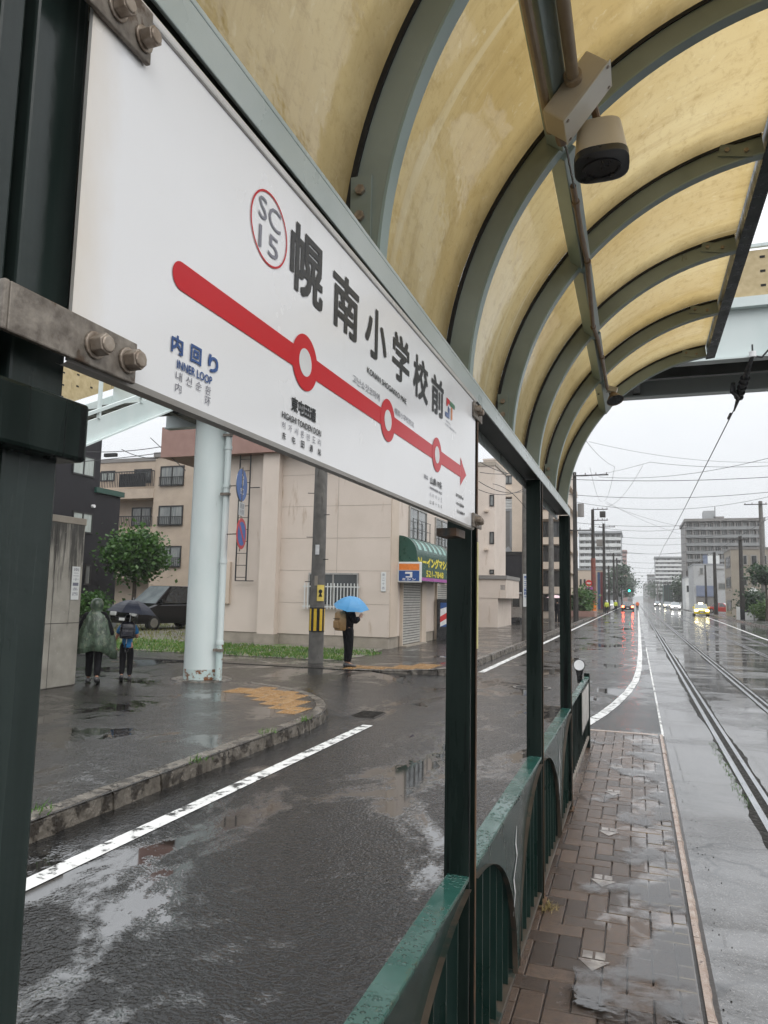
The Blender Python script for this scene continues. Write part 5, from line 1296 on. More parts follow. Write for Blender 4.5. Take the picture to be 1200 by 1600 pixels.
q = at(1107, 872, 134); b = MB(); b.cyl((q.x, 134, at(1107, 881, 134).z), (q.x, 134, q.z + .6), .9, seg=16); b.build('roof_tank', 'bluegrey', t)
q = at(1114, 872, 134); MB().box(q.x - .9, q.x + .9, 133, 135, at(1107, 881, 134).z, q.z + .6).build('roof_unit', 'whitewall', t)
t = bld('pale_house', 'narrow pale house left of the white workshop', at(1071, 920, 150).x, at(1083, 920, 150).x, 150, 160, at(1077, 901, 150).z, 'whitewall', 'greywall')
a0, a1, z0, z1 = pxr(150, 1073, 915, 1079, 925); win(t, FF(150), a0, a1, z0, z1, 'frame', 'glass', 0, .05, .15)
slab('hazy_slab_block', 'hazy white banded apartment block in the middle distance on the right', 330, 1024, 1067, 872, 928, 9, 7, 'greywall')
slab('fading_block', 'fading grey block beyond the hazy white apartments', 480, 1012, 1025, 899, 932, 7, 4, 'midgrey', band='greywall')
slab('faint_block', 'faintest grey block at the end of the right side', 700, 1005, 1013, 914, 935, 6, 3, 'midgrey', band='greywall')
t = thing('green_site_building', 'building wrapped in dark green scaffold netting on the right', 'building', (at(1044, 930, 230).x, 230, 0))
xa, xb = at(1038, 930, 230).x, at(1051, 930, 230).x; zt = at(1044, 914, 230).z
MB().box(xa, xb, 230, 242, -.2, zt).build('netting', 'greenmesh', t); b = MB()
for i in range(6): a = xa + (xb - xa) * i / 5; b.box(a - .1, a + .1, 229.7, 229.95, -.2, zt + 1)
b.build('scaffold_poles', 'polewood', t)
for i, (x, Y, rr_, zc, rz) in enumerate(((1059, 215, 2.2, 4.5, 4), (1066, 200, 1.8, 4, 3.4), (1031, 330, 4, 6, 5), (1022, 420, 5, 7, 5))):
    tree('kerbside_tree', ['dark slim tree beside the green netting', 'smaller dark tree just right of the slim one', 'hazy tree left of the green netting', 'farthest hazy tree on the right kerb'][i], at(x, 935, Y).x, Y, zc, rr_, rz, 800, .8, 'leafdark', 50 + i, group='trees on the right kerb', tr=.18)
tree('conical_shrub', 'clipped conical dark shrub before the tan office', at(1177, 940, 78).x, 78, 1.6, 1.35, 1.6, 2600, .25, 'leafdark', 61, cat='shrub', tr=.1)
tree('garden_tree', 'dark garden tree at the right edge of the view', at(1196, 905, 72).x, 72, 4.0, 1.5, 1.0, 2200, .3, 'leafdark', 62, tr=.12)
hg = thing('garden_hedge', 'yellow green hedge behind the low white garden wall', 'hedge', (at(1190, 952, 74).x, 74, 0)); q = at(1188, 950, 74)
b = MB(); leaves(b, (q.x + .4, 74, .85), 1.5, 1.0, .9, 2200, .22, 64); b.build('foliage', 'leafpale', hg)
gw = thing('garden_wall', 'low white and brown garden wall with gate on the right pavement', 'wall', (at(1170, 960, 76).x, 76, 0))
for x0_, x1_, y0_, m_ in ((1151, 1156, 948, 'whitewall'), (1156.3, 1178, 952, 'charcoal'), (1164, 1177, 957, 'whitewall'), (1178.5, 1186, 951, 'whitewall')):
    a0, a1, z0, z1 = pxr(76, x0_, y0_, x1_, 966); MB().box(a0, a1, 76 - (.2 if m_ == 'whitewall' else 0), 76.3, -.05, z1).build('wall_panel', m_, gw)
cp_ = thing('carport', 'small grey carport roof behind the garden hedge', 'carport', (at(1190, 935, 80).x, 80, 0)); a0, a1, z0, z1 = pxr(80, 1180, 933, 1200, 937)
MB().box(a0, a1 + 1, 79, 82, z0, z1).build('roof', 'greywall', cp_); MB().box(a0 + 1.3, a0 + 1.4, 79.2, 79.3, -.05, z0 - .002).build('post', 'frame', cp_)
ar_ = thing('white_arch_wall', 'white rounded gable showing behind the conical shrub', 'wall', (at(1177, 930, 82).x, 82, 0)); a0, a1, z0, z1 = pxr(82, 1169, 918, 1188, 955)
MB().fpoly(FF(82), [(a0, -.05), (a1, -.05), (a1, z1 - .5), (a1 - .5, z1), (a0 + .4, z1), (a0, z1 - .5)], -.3, 0).build('gable', 'whitewall', ar_)
for nm, lab, x0, x1, y0, y1, z1, m_ in (('corner_shop', 'pale two storey shop behind the garden hedge at the far right', 12.8, 24, 46, 66, 7.2, 'render2'), ('grey_warehouse', 'long grey warehouse standing behind the tan office', 27, 44, 90, 130, 8.5, 'greywall')):
    t = bld(nm, lab, x0, x1, y0, y1, z1, m_, 'midgrey')
    for i in range(3):
        for z in (1.0, 4.2): win(t, FLT(x0), -(y0 + 3 + i * 5) - 2.2, -(y0 + 3 + i * 5), z, z + 1.5, 'alu', 'glass', 1, .06, .1)
        win(t, FF(y0), x0 + 1.5 + i * 3.2, x0 + 3.3 + i * 3.2, 4.2, 5.7, 'alu', 'greyglass', 1, .06, .1)
# far hills
b = MB(); rnd = random.Random(9); pts = []; n = 70
for i in range(n + 1):
    x = -1100 + 2200 * i / n; pts.append((x, 30 + 14 * math.sin(i * .31) + 9 * math.sin(i * .83 + 1) + rnd.uniform(-3, 3)))
vs = []
for x, z in pts: vs += [(x, 1850, -1), (x, 1950, max(8, z)), (x, 2250, -1)]
b.add(vs, [(3 * i + j, 3 * i + j + 1, 3 * i + j + 4, 3 * i + j + 3) for i in range(n) for j in (0, 1)])
struct(b.build('hills', 'hill'))

M['hazardyellow'] = mat('hazard_yellow', (.70, .45, .03), None, 9, .4)
M['yellowsign'] = mat('yellow_sign', (.72, .55, .12), None, 9, .4)
M['umbpink'] = mat('pale_pink_umbrella', (.62, .45, .47), None, 9, .4)
M['brownred'] = mat('brown_red_paint', (.20, .05, .03), (.14, .045, .035), 4, .5)

# ================================================================== poles and wires
def upole(name, label, X, Y, h, r0=.17, m='pole', arms=(), extra=None, group=None, z0=WALK):
    t = thing(name, label, 'utility pole', (X, Y, z0), group)
    MB().cyl((X, Y, z0), (X, Y, h), r0, r0 * .68, 14).build('shaft', m, t, smooth='auto')
    for z, l, off in arms:
        b = MB(); b.box(X - l / 2 + off, X + l / 2 + off, Y - r0 * .8 - .08, Y - r0 * .8 - .002, z, z + .09)
        k = b.build('crossarm', 'polewood', t)
        b = MB()
        for q in (-.45, -.15, .15, .45): b.cyl((X + off + q * l, Y - r0 * .8 - .04, z + .0905), (X + off + q * l, Y - r0 * .8 - .04, z + .24), .04, .03, 8)
        b.build('insulators', 'pole', k)
    return t
ux, uy = -7.41, 16.37
up_ = upole('utility_pole', 'grey utility pole with yellow and black band beside the grass strip', ux, uy, 10.5, .185, arms=[(9.6, 2.0, .3)])
b = MB(); z0, z1 = at(492, 987, uy).z, at(492, 949, uy).z
b.cyl((ux, uy, z0), (ux, uy, z1), .187, seg=32); 
k = b.build('hazard_band', 'ink', up_, smooth='auto')
b = MB()
for i in range(0, 32, 4):
    for j in (0, 1):
        a0, a1 = 2 * math.pi * (i + j) / 32, 2 * math.pi * (i + j + 1) / 32
        b.add([(ux + .1895 * math.cos(a), uy + .1895 * math.sin(a), z) for a, z in ((a0, z0 + .03), (a1, z0 + .03), (a1, z1 - .03), (a0, z1 - .03))], [(0, 1, 2, 3)])
b.build('yellow_stripes', 'hazardyellow', k)
b = MB()
for i in range(9): 
    z = 1.9 + i * .55; s_ = 1 if i % 2 else -1; b.cyl((ux, uy - .02, z), (ux + s_ * .30, uy - .10, z), .010, seg=6)
b.build('step_bolts', 'wire', up_)
def band_plate(par, X, Y, r, ang, da, z0, z1, m, name):
    b = MB(); n = 6
    vs = []
    for i in range(n + 1):
        a = R_(ang - da / 2 + da * i / n); vs += [(X + r * math.cos(a), Y + r * math.sin(a), z0), (X + r * math.cos(a), Y + r * math.sin(a), z1)]
    b.add(vs, [(2 * i, 2 * i + 2, 2 * i + 3, 2 * i + 1) for i in range(n)]); return b.build(name, m, par, smooth=True)
band_plate(up_, ux, uy, .1905, -40, 60, at(500, 939, uy).z, at(500, 914, uy).z, 'yellowsign', 'warning_plate')
band_plate(up_, ux, uy, .1905, -78, 30, at(495, 867, uy).z, at(495, 852, uy).z, 'inkwhite', 'number_plate')
band_plate(up_, ux, uy, .1905, -80, 25, at(495, 915, uy).z, at(495, 900, uy).z, 'plinth', 'faded_plate')
F = (V3((ux + .1925 * math.cos(R_(-45)), uy + .1925 * math.sin(R_(-45)), 0)), V3((.707, .707, 0)), V3((.707, -.707, 0)))
zc = at(500, 926, uy).z; b = MB(); b.fpoly(F, [(x * .05, zc + .03 + y * .05) for x, y in circ(1, 14)], .001); b.fpoly(F, [(-.05, zc - .1), (.05, zc - .1), (.02, zc - .02), (-.02, zc - .02)], .001); b.build('plate_figure', 'ink', up_)
def pk(x, yb, Y=None):
    q = gz(x, yb) if Y is None else at(x, yb, Y); return q.x, q.y
P1 = upole('utility_pole', 'tall grey pole with white and blue plate between the shelter posts', -4.16, 29.2, 11.5, .17, arms=[(10.6, 2.2, 0)], group='poles along the left pavement')
a0, a1, z0, z1 = pxr(29.0, 817.5, 897, 824, 948)
MB().box(a0, a1, 28.98, 29.02, z0, z1).build('street_plate', 'whitewall', P1)
for i, ch in enumerate('南二十二条西十'): text(P1, 'plate_text', ch, 'inkblue', FF(28.98), a0 + .03, a1 - .03, z1 - .17 - i * .13, z1 - .06 - i * .13, .002, .03)
upole('utility_pole', 'weathered pole between the last two shelter posts', -4.2, 38.7, 9.0, .16, group='poles along the left pavement')
q = at(897, 738, 56.7); P3 = upole('utility_pole', 'tall pole with grey transformer just beyond the shelter end', -4.35, 56.7, q.z, .2, 'polewood', arms=[(q.z - .35, 2.6, 1.2), (at(897, 830, 56.7).z, 2.5, 0)], group='poles along the left pavement')
zt = at(905, 808, 56.7).z; MB().cyl((-3.9, 56.5, zt), (-3.9, 56.5, zt + 1.0), .24, seg=16).build('transformer', 'midgrey', P3)
q = at(931, 796, 81.9); P4 = upole('utility_pole', 'pole with red brown lower half and orange foot guard on the left', -4.4, 81.9, q.z, .24, 'polewood', arms=[(at(931, 797, 81.9).z, 1.6, .8), (at(931, 814, 81.9).z, 1.6, .8)], group='poles along the left pavement')
MB().cyl((-4.4, 81.9, WALK + 1.2), (-4.4, 81.9, 6), .262, .25, 14).build('red_sleeve', 'brownred', P4, smooth='auto'); MB().cyl((-4.4, 81.9, WALK), (-4.4, 81.9, 1.15), .275, seg=14).build('orange_guard', 'orange', P4, smooth='auto')
a0, a1, z0, z1 = pxr(81.5, 937, 799, 946, 808); MB().box(a0, a1, 81.4, 81.9, z0, z1).build('transformer', 'polewood', P4)
a0, a1, z0, z1 = pxr(81.5, 932, 843, 941, 853); MB().box(a0, a1, 81.5, 82.2, z0, z1).build('cabinet', 'midgrey', P4)
ss = thing('no_entry_sign', 'round red roadside sign with violet plate left of the red pole', 'road sign', (at(920, 911, 81).x, 81, 3))
q = at(920, 911, 81); Fs = (V3((q.x, 81, q.z)), X_, -Y_); MB().fpoly(Fs, circ(.34), -.03, 0).build('face', 'red', ss); MB().fpoly(Fs, [(-.22, -.06), (.22, -.06), (.22, .06), (-.22, .06)], .003).build('bar', 'inkwhite', ss)
MB().fpoly(Fs, [(-.4, -.72), (.4, -.72), (.4, -.40), (-.4, -.40)], -.03, 0).build('plate', 'inkviolet', ss); MB().box(q.x, -4.35, 81.05, 81.1, q.z - .05, q.z + .02).build('bracket', 'polewood', ss)
for i, (x, yt, Y, r, lab) in enumerate(((945, 818, 95.3, .22, 'dark pole just right of the red footed pole'), (952, 884, 112, .17, 'short grey pole behind the yellow flagger'), (960, 864, 128, .2, 'slim grey pole before the far left trees'), (965, 872, 150, .2, 'pair pole left of the red tail lit car'), (972, 890, 190, .2, 'distant thin pole above the red tail lit car'))):
    q = at(x, yt, Y); upole('utility_pole', lab, at(x, 955, Y).x, Y, q.z, r, 'polewood', arms=[(q.z - .5, 2.0, .4)] if i != 1 else [], group='poles along the left pavement')
for i, (x, yt, yb, Y, r, m, lab) in enumerate(((1161, 838, 966, 77, .24, 'polewood', 'leaning dark pole before the tan office'), (1195, 783, 962, 84, .28, 'pole', 'tall pole at the right edge of the view'), (1119, 863, 960, 102, .26, 'polewood', 'dark pole between white workshop and tan office'), (1104, 883, 955, 126, .2, 'polewood', 'slim pole before the blue grey shutter'), (1100, 875, 955, 134, .22, 'pole', 'pale lamp pole before the white workshop'), (1092, 883, 955, 140, .2, 'polewood', 'slim dark pole left of the blue grey shutter'), (1082, 889, 955, 150, .22, 'polewood', 'dark pole at the corner of the white workshop'), (1075, 892, 955, 160, .2, 'polewood', 'thin dark pole before the narrow pale house'), (1067, 893, 950, 190, .2, 'pole', 'distant pole left of the narrow pale house'), (1028, 912, 945, 300, .25, 'pole', 'hazy pole near the green netting'))):
    q0, q = at(x, yb, Y), at(x - (2 if i == 0 else 0), yt, Y)
    upole('utility_pole', lab, q0.x, Y, q.z, r, m, arms=[(q.z - .4, 2.2, -.5)] if i in (0, 1, 2, 4) else [], group='poles along the right pavement')
sl_ = thing('traffic_signal', 'green lit traffic signal on an arm over the far street', 'traffic signal', (at(975, 925, 170).x, 170, 5))
q = at(984, 923, 170); MB().box(q.x - .8, q.x + .7, 169.8, 170.2, q.z - .28, q.z + .28).build('housing', 'blackplastic', sl_); MB().cyl((q.x - .1, 169.79, q.z), (q.x - .1, 169.74, q.z), .26, seg=12).build('green_lamp', 'siglamp', sl_)
p0 = at(973, 922, 170); MB().tube([(p0.x, 170, -.1), (p0.x, 170, q.z), (q.x, 170, q.z + .1)], .09, 6).build('arm', 'greywall', sl_)

def cat(p, q, sag, n=14):
    p, q = V3(p), V3(q); return [p.lerp(q, i / n) - Z_ * (sag * 4 * (i / n) * (1 - i / n)) for i in range(n + 1)]
def wire(name, label, pts, r, m='wire', group=None):
    o = MB().tube(pts, r, 5).build(name, m); tag(o, label, 'wire', group); return o
CZ = 4.66
cw = [V3((1.5, 12.2, 4.62))]; y = 12.2
for i in range(9): cw += cat((1.5, 12.2 + i * 32, 4.66), (1.5, 12.2 + (i + 1) * 32, 4.66), .10, 6)[1:]
wire('contact_wire', 'black tram contact wire running from the footbridge insulator down the track', cw, .0095)
wire('contact_wire', 'thin tram contact wire above the far right track', [(4.6, 12.2 + i * 40, CZ) for i in range(8)], .0095)
ins = thing('insulator_hanger', 'black insulated hanger holding tram wire under the footbridge', 'insulator', (1.55, 12.0, GZ))
i0, i1 = at(1176, 556, 11.35), at(1143, 652, 12.3); i1 = V3((1.5, 12.3, 4.60))
MB().tube([i0, i0.lerp(i1, .3), i0.lerp(i1, .7), i1], [.025, .045, .04, .012], 8).build('arm', 'blackplastic', ins)
b = MB()
for i in range(5): p = i0.lerp(i1, .38 + i * .085); b.cyl(p, p + (i1 - i0).normalized() * .02, .07, seg=12)
b.build('shed', 'blackplastic', ins)
b = MB(); b.cyl(i0 + Z_ * -.02, i0 + Z_ * .06, .05, seg=12); b.build('porcelain', 'inkwhite', ins); MB().cyl(i0 + V3((0, 0, .06)), i0 + V3((0, 0, .17)), .012, seg=6).build('stud', 'blackplastic', ins)
MB().tube([i0 + V3((0, 0, 0)), i0 + V3((.12, 0, -.03)), i0 + V3((.22, -.02, .08)), i0 + V3((.30, .0, .30))], .014, 6).build('lead', 'wire', ins)
p = i0.lerp(i1, .62); MB().tube([p + V3((-.10, 0, .14)), p + V3((-.11, 0, .0)), p + V3((-.03, 0, -.12))], [.03, .045, .02], 8).build('stay', 'blackplastic', ins)
b = MB()
for k in (0, 1, 2): p = V3((1.5, 12.75 + k * .12, 4.655)); b.cyl(p - Y_ * .03, p + Y_ * .03, .024, seg=8)
b.build('bead', 'blackplastic', ins)
# span wires between the two rows of poles, one above another down the street
spans = [(30, 6.6, 6.9, .35), (39, 7.2, 7.6, .5), (57, 7.4, 7.9, .5), (57, 9.0, 9.4, .8), (77, 8.2, 8.4, .5), (82, 9.5, 10.4, .9), (100, 8.0, 8.2, .5), (102, 9.4, 9.6, .6), (127, 8.2, 8.4, .6), (127, 10, 10, .8), (150, 8.3, 8.4, .6), (175, 8.3, 8.4, .6), (200, 8.5, 8.4, .6), (230, 8.5, 8.4, .6), (265, 8.5, 8.4, .6), (300, 8.5, 8.4, .6)]
for i, (Y, za, zb, sg_) in enumerate(spans):
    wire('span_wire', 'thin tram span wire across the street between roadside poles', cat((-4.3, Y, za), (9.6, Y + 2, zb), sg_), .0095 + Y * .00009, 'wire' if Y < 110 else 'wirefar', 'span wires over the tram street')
# long lines along the left row, and service drops
long_ = [((-4.2, 29.2, 10.7), (-4.35, 56.7, 11.6)), ((-3.4, 29.2, 10.7), (-1.4, 56.7, 11.6)), ((-3.2, 56.7, 11.6), (-3.4, 81.9, 12.2)), ((-1.4, 56.7, 11.6), (-3.2, 81.9, 12.3)), ((.6, 56.7, 11.6), (-3.0, 81.9, 11.6)), ((-3.3, 81.9, 11.4), (-4.0, 128, 9)), ((-3.0, 81.9, 12.2), (9.6, 102, 9.3)), ((-3.0, 81.9, 12.0), (9.6, 77, 8.2)), ((-4.1, 95, 12), (-5, 190, 10))]
for i, (p, q) in enumerate(long_): wire('power_line', 'black power line strung along the left row of poles', cat(p, q, .7), .012, 'wire', 'power lines over the left side')
drop = [(at(935, 745, 30), at(1200, 716, 24), .25), (at(920, 690, 34), at(1200, 722, 40), .3), (at(905, 745, 50), at(1016, 722, 30), 0.1), (at(1016, 722, 30), at(1200, 728, 26), .1)]
for p, q, s_ in drop: wire('span_wire', 'thin tram span wire across the street between roadside poles', cat(p, q, s_), .0075, 'wire', 'span wires over the tram street')
loc_ = [((at(750, 722, 24)), at(825, 742, 29), .15), (at(750, 738, 24), at(825, 735, 29), .1), (at(748, 752, 24), at(825, 765, 29), .25), (at(748, 765, 24), at(825, 760, 29), .25), (at(770, 756, 27), at(822, 795, 29), -.2)]
for p, q, s_ in loc_: wire('service_line', 'black service line sagging past the beige flats', cat(p, q, s_), .012, 'wire', 'service lines by the first shelter post')
lft = [(at(75, 700, 20), at(290, 690, 22), .25), (at(118, 722, 20), at(300, 700, 22), .05), (at(235, 684, 21), at(290, 735, 21.3), .0), (at(190, 702, 21), at(247, 716, 21.3), .1)]
for p, q, s_ in lft: wire('service_line', 'black service line crossing before the tan apartments', cat(p, q, s_), .014, 'wire', 'service lines at the far left')
q = at(173, 711, 21); cb = thing('cable_box', 'small black cable box hung on the wires before the tan apartments', 'cable box', q)
MB().box(q.x - .25, q.x + .28, 20.92, 21.05, q.z - .07, q.z + .06, None).build('case', 'blackplastic', cb, bev=.02)

# ================================================================== people
def body(name, label, h, pose, dress, group=None):
    """pose: joints in units of standing height, x right, y ahead; the figure faces +y"""
    t = thing(name, label, 'person', (0, 0, 0), group)
    J = dict(pel=(0, 0, .52), wai=(0, 0, .60), che=(0, .0, .72), nek=(0, .0, .815), nk2=(0, .008, .855), hd=(0, .014, .915), top=(0, .012, .955),
             nose=(0, .075, .918), chin=(0, .05, .875),
             hl=(-.052, 0, .50), hr=(.052, 0, .50), kl=(-.055, .01, .28), kr=(.055, .01, .28), al=(-.055, -.01, .055), ar=(.055, -.01, .055), tl=(-.06, .085, .018), tr=(.06, .085, .018),
             sl=(-.098, 0, .80), sr=(.098, 0, .80), el=(-.125, -.01, .63), er=(.125, -.01, .63), wl=(-.13, .03, .49), wr=(.13, .03, .49))
    J.update(pose)
    J = {k: V3(v) * h for k, v in J.items()}
    R = dict(pel=.066, wai=.058, che=.07, nek=.034, nk2=.031, hd=.050, top=.038, nose=.008, chin=.026, hl=.056, hr=.056, kl=.036, kr=.036, al=.019, ar=.019, tl=.011, tr=.011, sl=.036, sr=.036, el=.026, er=.026, wl=.018, wr=.018)
    E_ = [('pel', 'wai'), ('wai', 'che'), ('che', 'nek'), ('nek', 'nk2'), ('nk2', 'hd'), ('hd', 'top'), ('hd', 'nose'), ('hd', 'chin'), ('pel', 'hl'), ('pel', 'hr'), ('hl', 'kl'), ('kl', 'al'), ('al', 'tl'), ('hr', 'kr'), ('kr', 'ar'), ('ar', 'tr'), ('che', 'sl'), ('sl', 'el'), ('el', 'wl'), ('che', 'sr'), ('sr', 'er'), ('er', 'wr')]
    def fingers(V, E, Rr, w, e, side):
        d = (J[w] - J[e]).normalized(); ac_ = d.cross(Y_); ac_ = ac_.normalized() if ac_.length > .1 else X_; fw = ac_.cross(d).normalized()
        pi = len(V); V.append(J[w] + d * .022 * h); E.append((idx[w], pi)); Rr.append(.017 * h)
        for k in range(4):
            bse = J[w] + d * .045 * h + fw * (.018 - .012 * k) * h; m_ = bse + d * (.028 - .003 * abs(k - 1)) * h; tip = m_ + d * .016 * h + ac_ * (.012 * side) * h
            i0 = len(V); V.extend([bse, m_, tip]); E.extend([(pi, i0), (i0, i0 + 1), (i0 + 1, i0 + 2)]); Rr.extend([.0058 * h, .0052 * h, .004 * h])
        b1 = J[w] + d * .028 * h + fw * .024 * h; b2 = b1 + d * .022 * h + fw * .01 * h; i0 = len(V); V.extend([b1, b2]); E.extend([(pi, i0), (i0, i0 + 1)]); Rr.extend([.0065 * h, .005 * h])
    keys = list(J); keys.remove('pel'); keys.insert(0, 'pel'); idx = {k: i for i, k in enumerate(keys)}
    V = [J[k] for k in keys]; E = [(idx[a], idx[b_]) for a, b_ in E_]; Rr = [R[k] * h for k in keys]
    fingers(V, E, Rr, 'wl', 'el', 1); fingers(V, E, Rr, 'wr', 'er', -1)
    skin('body', V, E, Rr, 'skin', t)
    def cloth(nm, chain, grow, m):
        ks = []
        for a, b_ in chain:
            for q in (a, b_):
                if q not in ks: ks.append(q)
        return skin(nm, [J[k] if not isinstance(k, tuple) else k for k in ks], [(ks.index(a), ks.index(b_)) for a, b_ in chain], [(R[k] + grow) * h for k in ks], m, t)
    J['cl'] = J['kl'].lerp(J['al'], .97); J['cr'] = J['kr'].lerp(J['ar'], .97); R['cl'] = R['cr'] = .028
    cloth('trousers', [('wai', 'pel'), ('pel', 'hl'), ('hl', 'kl'), ('kl', 'cl'), ('pel', 'hr'), ('hr', 'kr'), ('kr', 'cr')], .012, dress['trousers'])
    ls = dress.get('sleeve', .5)
    for s_ in 'lr':
        J['x' + s_] = J['s' + s_].lerp(J['e' + s_], ls) if ls <= 1 else J['e' + s_].lerp(J['w' + s_], ls - 1); R['x' + s_] = .03
    J['hip'] = J['pel'] - Z_ * (.035 * h); R['hip'] = .074; ch = [('hip', 'pel'), ('pel', 'wai'), ('wai', 'che'), ('che', 'nek')]
    for s_ in 'lr': ch += [('che', 's' + s_), ('s' + s_, 'x' + s_)] if ls <= 1 else [('che', 's' + s_), ('s' + s_, 'e' + s_), ('e' + s_, 'x' + s_)]
    cloth('shirt', ch, .019, dress['shirt'])
    if dress.get('hair', 1):
        b = MB(); c = J['hd'] + V3((0, -.012, .016)) * h; b.ell(tuple(c), .060 * h, .064 * h, .062 * h, 14, 10); o = b.build('hair', 'hair', t, smooth=True)
    for s_ in 'lr':
        a, q = J['a' + s_], J['t' + s_]; f = (q - a).normalized(); f = V3((f.x, f.y, 0)).normalized() if abs(f.z) < .97 else Y_
        lat = V3((f.y, -f.x, 0)); b = MB(); rr = []
        tilt = (J['t' + s_].z - J['a' + s_].z) / max(1e-3, (q - a).length)
        for k, (d_, w_, hh_) in enumerate(((-.042, .024, .05), (-.012, .032, .062), (.03, .034, .05), (.08, .036, .034), (.115, .024, .02))):
            c = a + f * (d_ * h) - Z_ * (.055 * h) + Z_ * 0
            zb = c.z + (d_ * h) * max(-1.2, (tilt + .38)) * 1.0
            rr.append([tuple(V3((c.x, c.y, zb)) + lat * (w_ * h * math.cos(2 * math.pi * i / 10)) + Z_ * (hh_ * h * (.5 + .5 * math.sin(2 * math.pi * i / 10)))) for i in range(10)])
        b.rings(rr); b.build('shoe', dress.get('shoe', 'shoe'), t, smooth=True)
    return t, J
def umbrella(name, label, m, R, H, loc, tilt, tip=True):
    t = thing(name, label, 'umbrella', (0, 0, 0)); n, g = 8, 5; rr = []; vs = []
    cols = n * g
    for i in range(7):
        q = i / 6
        for k in range(cols):
            a = 2 * math.pi * k / cols; fr = (k % g) / g; mid = math.sin(math.pi * fr)
            r = R * q * (1 - .07 * mid * q); z = H * (1 - q ** 2.1) - .03 * mid * q * (1 - q) * R * 3 + .02 * mid * q ** 3 * R
            vs.append((r * math.cos(a), r * math.sin(a), z))
    b = MB(); b.add(vs, [(i * cols + k, i * cols + (k + 1) % cols, (i + 1) * cols + (k + 1) % cols, (i + 1) * cols + k) for i in range(6) for k in range(cols)]); b.build('canopy', m, t)
    b = MB()
    for k in range(n):
        a = 2 * math.pi * k / n; b.tube([(R * q * math.cos(a), R * q * math.sin(a), H * (1 - q ** 2.1) - .006) for q in (.05, .35, .7, 1.0)], .004, 5)
    b.build('ribs', 'wire', t)
    MB().cyl((0, 0, -.55), (0, 0, H + .05), .006, seg=8).build('shaft', 'chrome', t)
    MB().tube([(0, 0, -.55), (0, 0, -.66), (.02, 0, -.70), (.05, 0, -.69), (.06, 0, -.65)], .012, 8).build('handle', 'blackplastic', t)
    t.location = loc; t.rotation_euler = tilt
    return t
def rucksack(name, label, m, w, d, hgt, loc, rz, straps=True):
    t = thing(name, label, 'bag', (0, 0, 0)); b = MB()
    rr = []
    for z, k in ((0, .86), (.06, 1), (.5, 1.02), (.85, .95), (.97, .75), (1, .5)):
        rr.append([(w / 2 * k * math.copysign(abs(math.cos(a)) ** .5, math.cos(a)), d / 2 * k * math.copysign(abs(math.sin(a)) ** .5, math.sin(a)), z * hgt) for a in [2 * math.pi * i / 20 for i in range(20)]])
    b.rings(rr); b.build('pack', m, t, smooth=True)
    MB().box(-w * .36, w * .36, -d / 2 - .03, -d / 2 + .01, hgt * .12, hgt * .5).build('pocket', m, t, bev=.015)
    b = MB(); b.box(-w * .44, w * .44, -d / 2 - .012, d * .3, hgt * .60, hgt * .625); b.build('seam', 'blackcloth', t)
    b = MB()
    for q in (-1, 1): b.tube([(q * w * .3, d * .45, hgt * .95), (q * w * .36, d * .45 + .14, hgt * .98), (q * w * .4, d * .45 + .2, hgt * .7), (q * w * .36, d * .45 + .12, hgt * .25), (q * w * .3, d * .45, hgt * .1)], .016, 6)
    b.build('strap', 'blackcloth', t)
    t.location = loc; t.rotation_euler = (0, 0, rz); return t

# -- walker in the poncho
HP = 1.50
wk, J = body('person', 'person in a camouflage rain poncho walking away holding a child by the hand', HP,
    dict(hl=(-.05, 0, .5), kl=(-.052, .05, .28), al=(-.055, .07, .06), tl=(-.06, .16, .03), kr=(.052, -.01, .28), ar=(.06, -.115, .085), tr=(.062, -.04, .02),
         sl=(-.11, 0, .79), el=(-.17, .0, .62), wl=(-.16, .06, .50), er=(.16, .0, .63), wr=(.225, .02, .46), hd=(-.005, .03, .915), nk2=(0, .02, .855), top=(-.005, .025, .955)),
    dict(trousers='blackcloth', shirt='blackcloth', sleeve=1.5, hair=0, shoe='shoe'))
rows = []; n = 48
def psh(z): # half widths of the cape at a fraction of body height
    return
prof = [(1.005, .012, .012), (.995, .045, .05), (.965, .068, .075), (.92, .074, .082), (.88, .066, .072), (.855, .062, .062), (.835, .085, .068), (.80, .135, .085), (.74, .165, .10), (.65, .185, .115), (.55, .205, .13), (.45, .215, .14), (.365, .215, .145), (.36, .205, .138)]
rnd = random.Random(4); ph = [rnd.uniform(0, 6.3) for _ in range(6)]
for z, wx, wy in prof:
    r = []
    f = max(0, (.80 - z) / .44)
    for i in range(n):
        a = 2 * math.pi * i / n
        k = 1 + f * (.10 * math.sin(5 * a + ph[0]) + .06 * math.sin(9 * a + ph[1] + z * 3) + .04 * math.sin(14 * a + ph[2]))
        lean = .012 * (.9 - z)
        zz = z - f * (.035 * math.sin(2 * a + ph[3]) + .05 * (1 if math.cos(a) > 0 else -.4) * abs(math.cos(a))) * (1 if z < .5 else .3)
        r.append((HP * (wx * k * math.cos(a) + .012 * f), HP * (wy * k * math.sin(a) + .012 + lean), HP * zz))
    rows.append(r)
MB().rings(rows[::-1], False).build('poncho', 'camo', wk, smooth=True)
b = MB(); b.rings([[(HP * (-.005 + .066 * math.cos(2 * math.pi * i / 20)), HP * (.06 + .012 * k), HP * (.925 + .062 * math.sin(2 * math.pi * i / 20))) for i in range(20)] for k in (0, 1)], False); b.build('hood_brim', 'camo', wk)
hz_ = R_(34)
wk.location = (-9.14, 10.66, WALK); wk.rotation_euler = (0, 0, hz_)
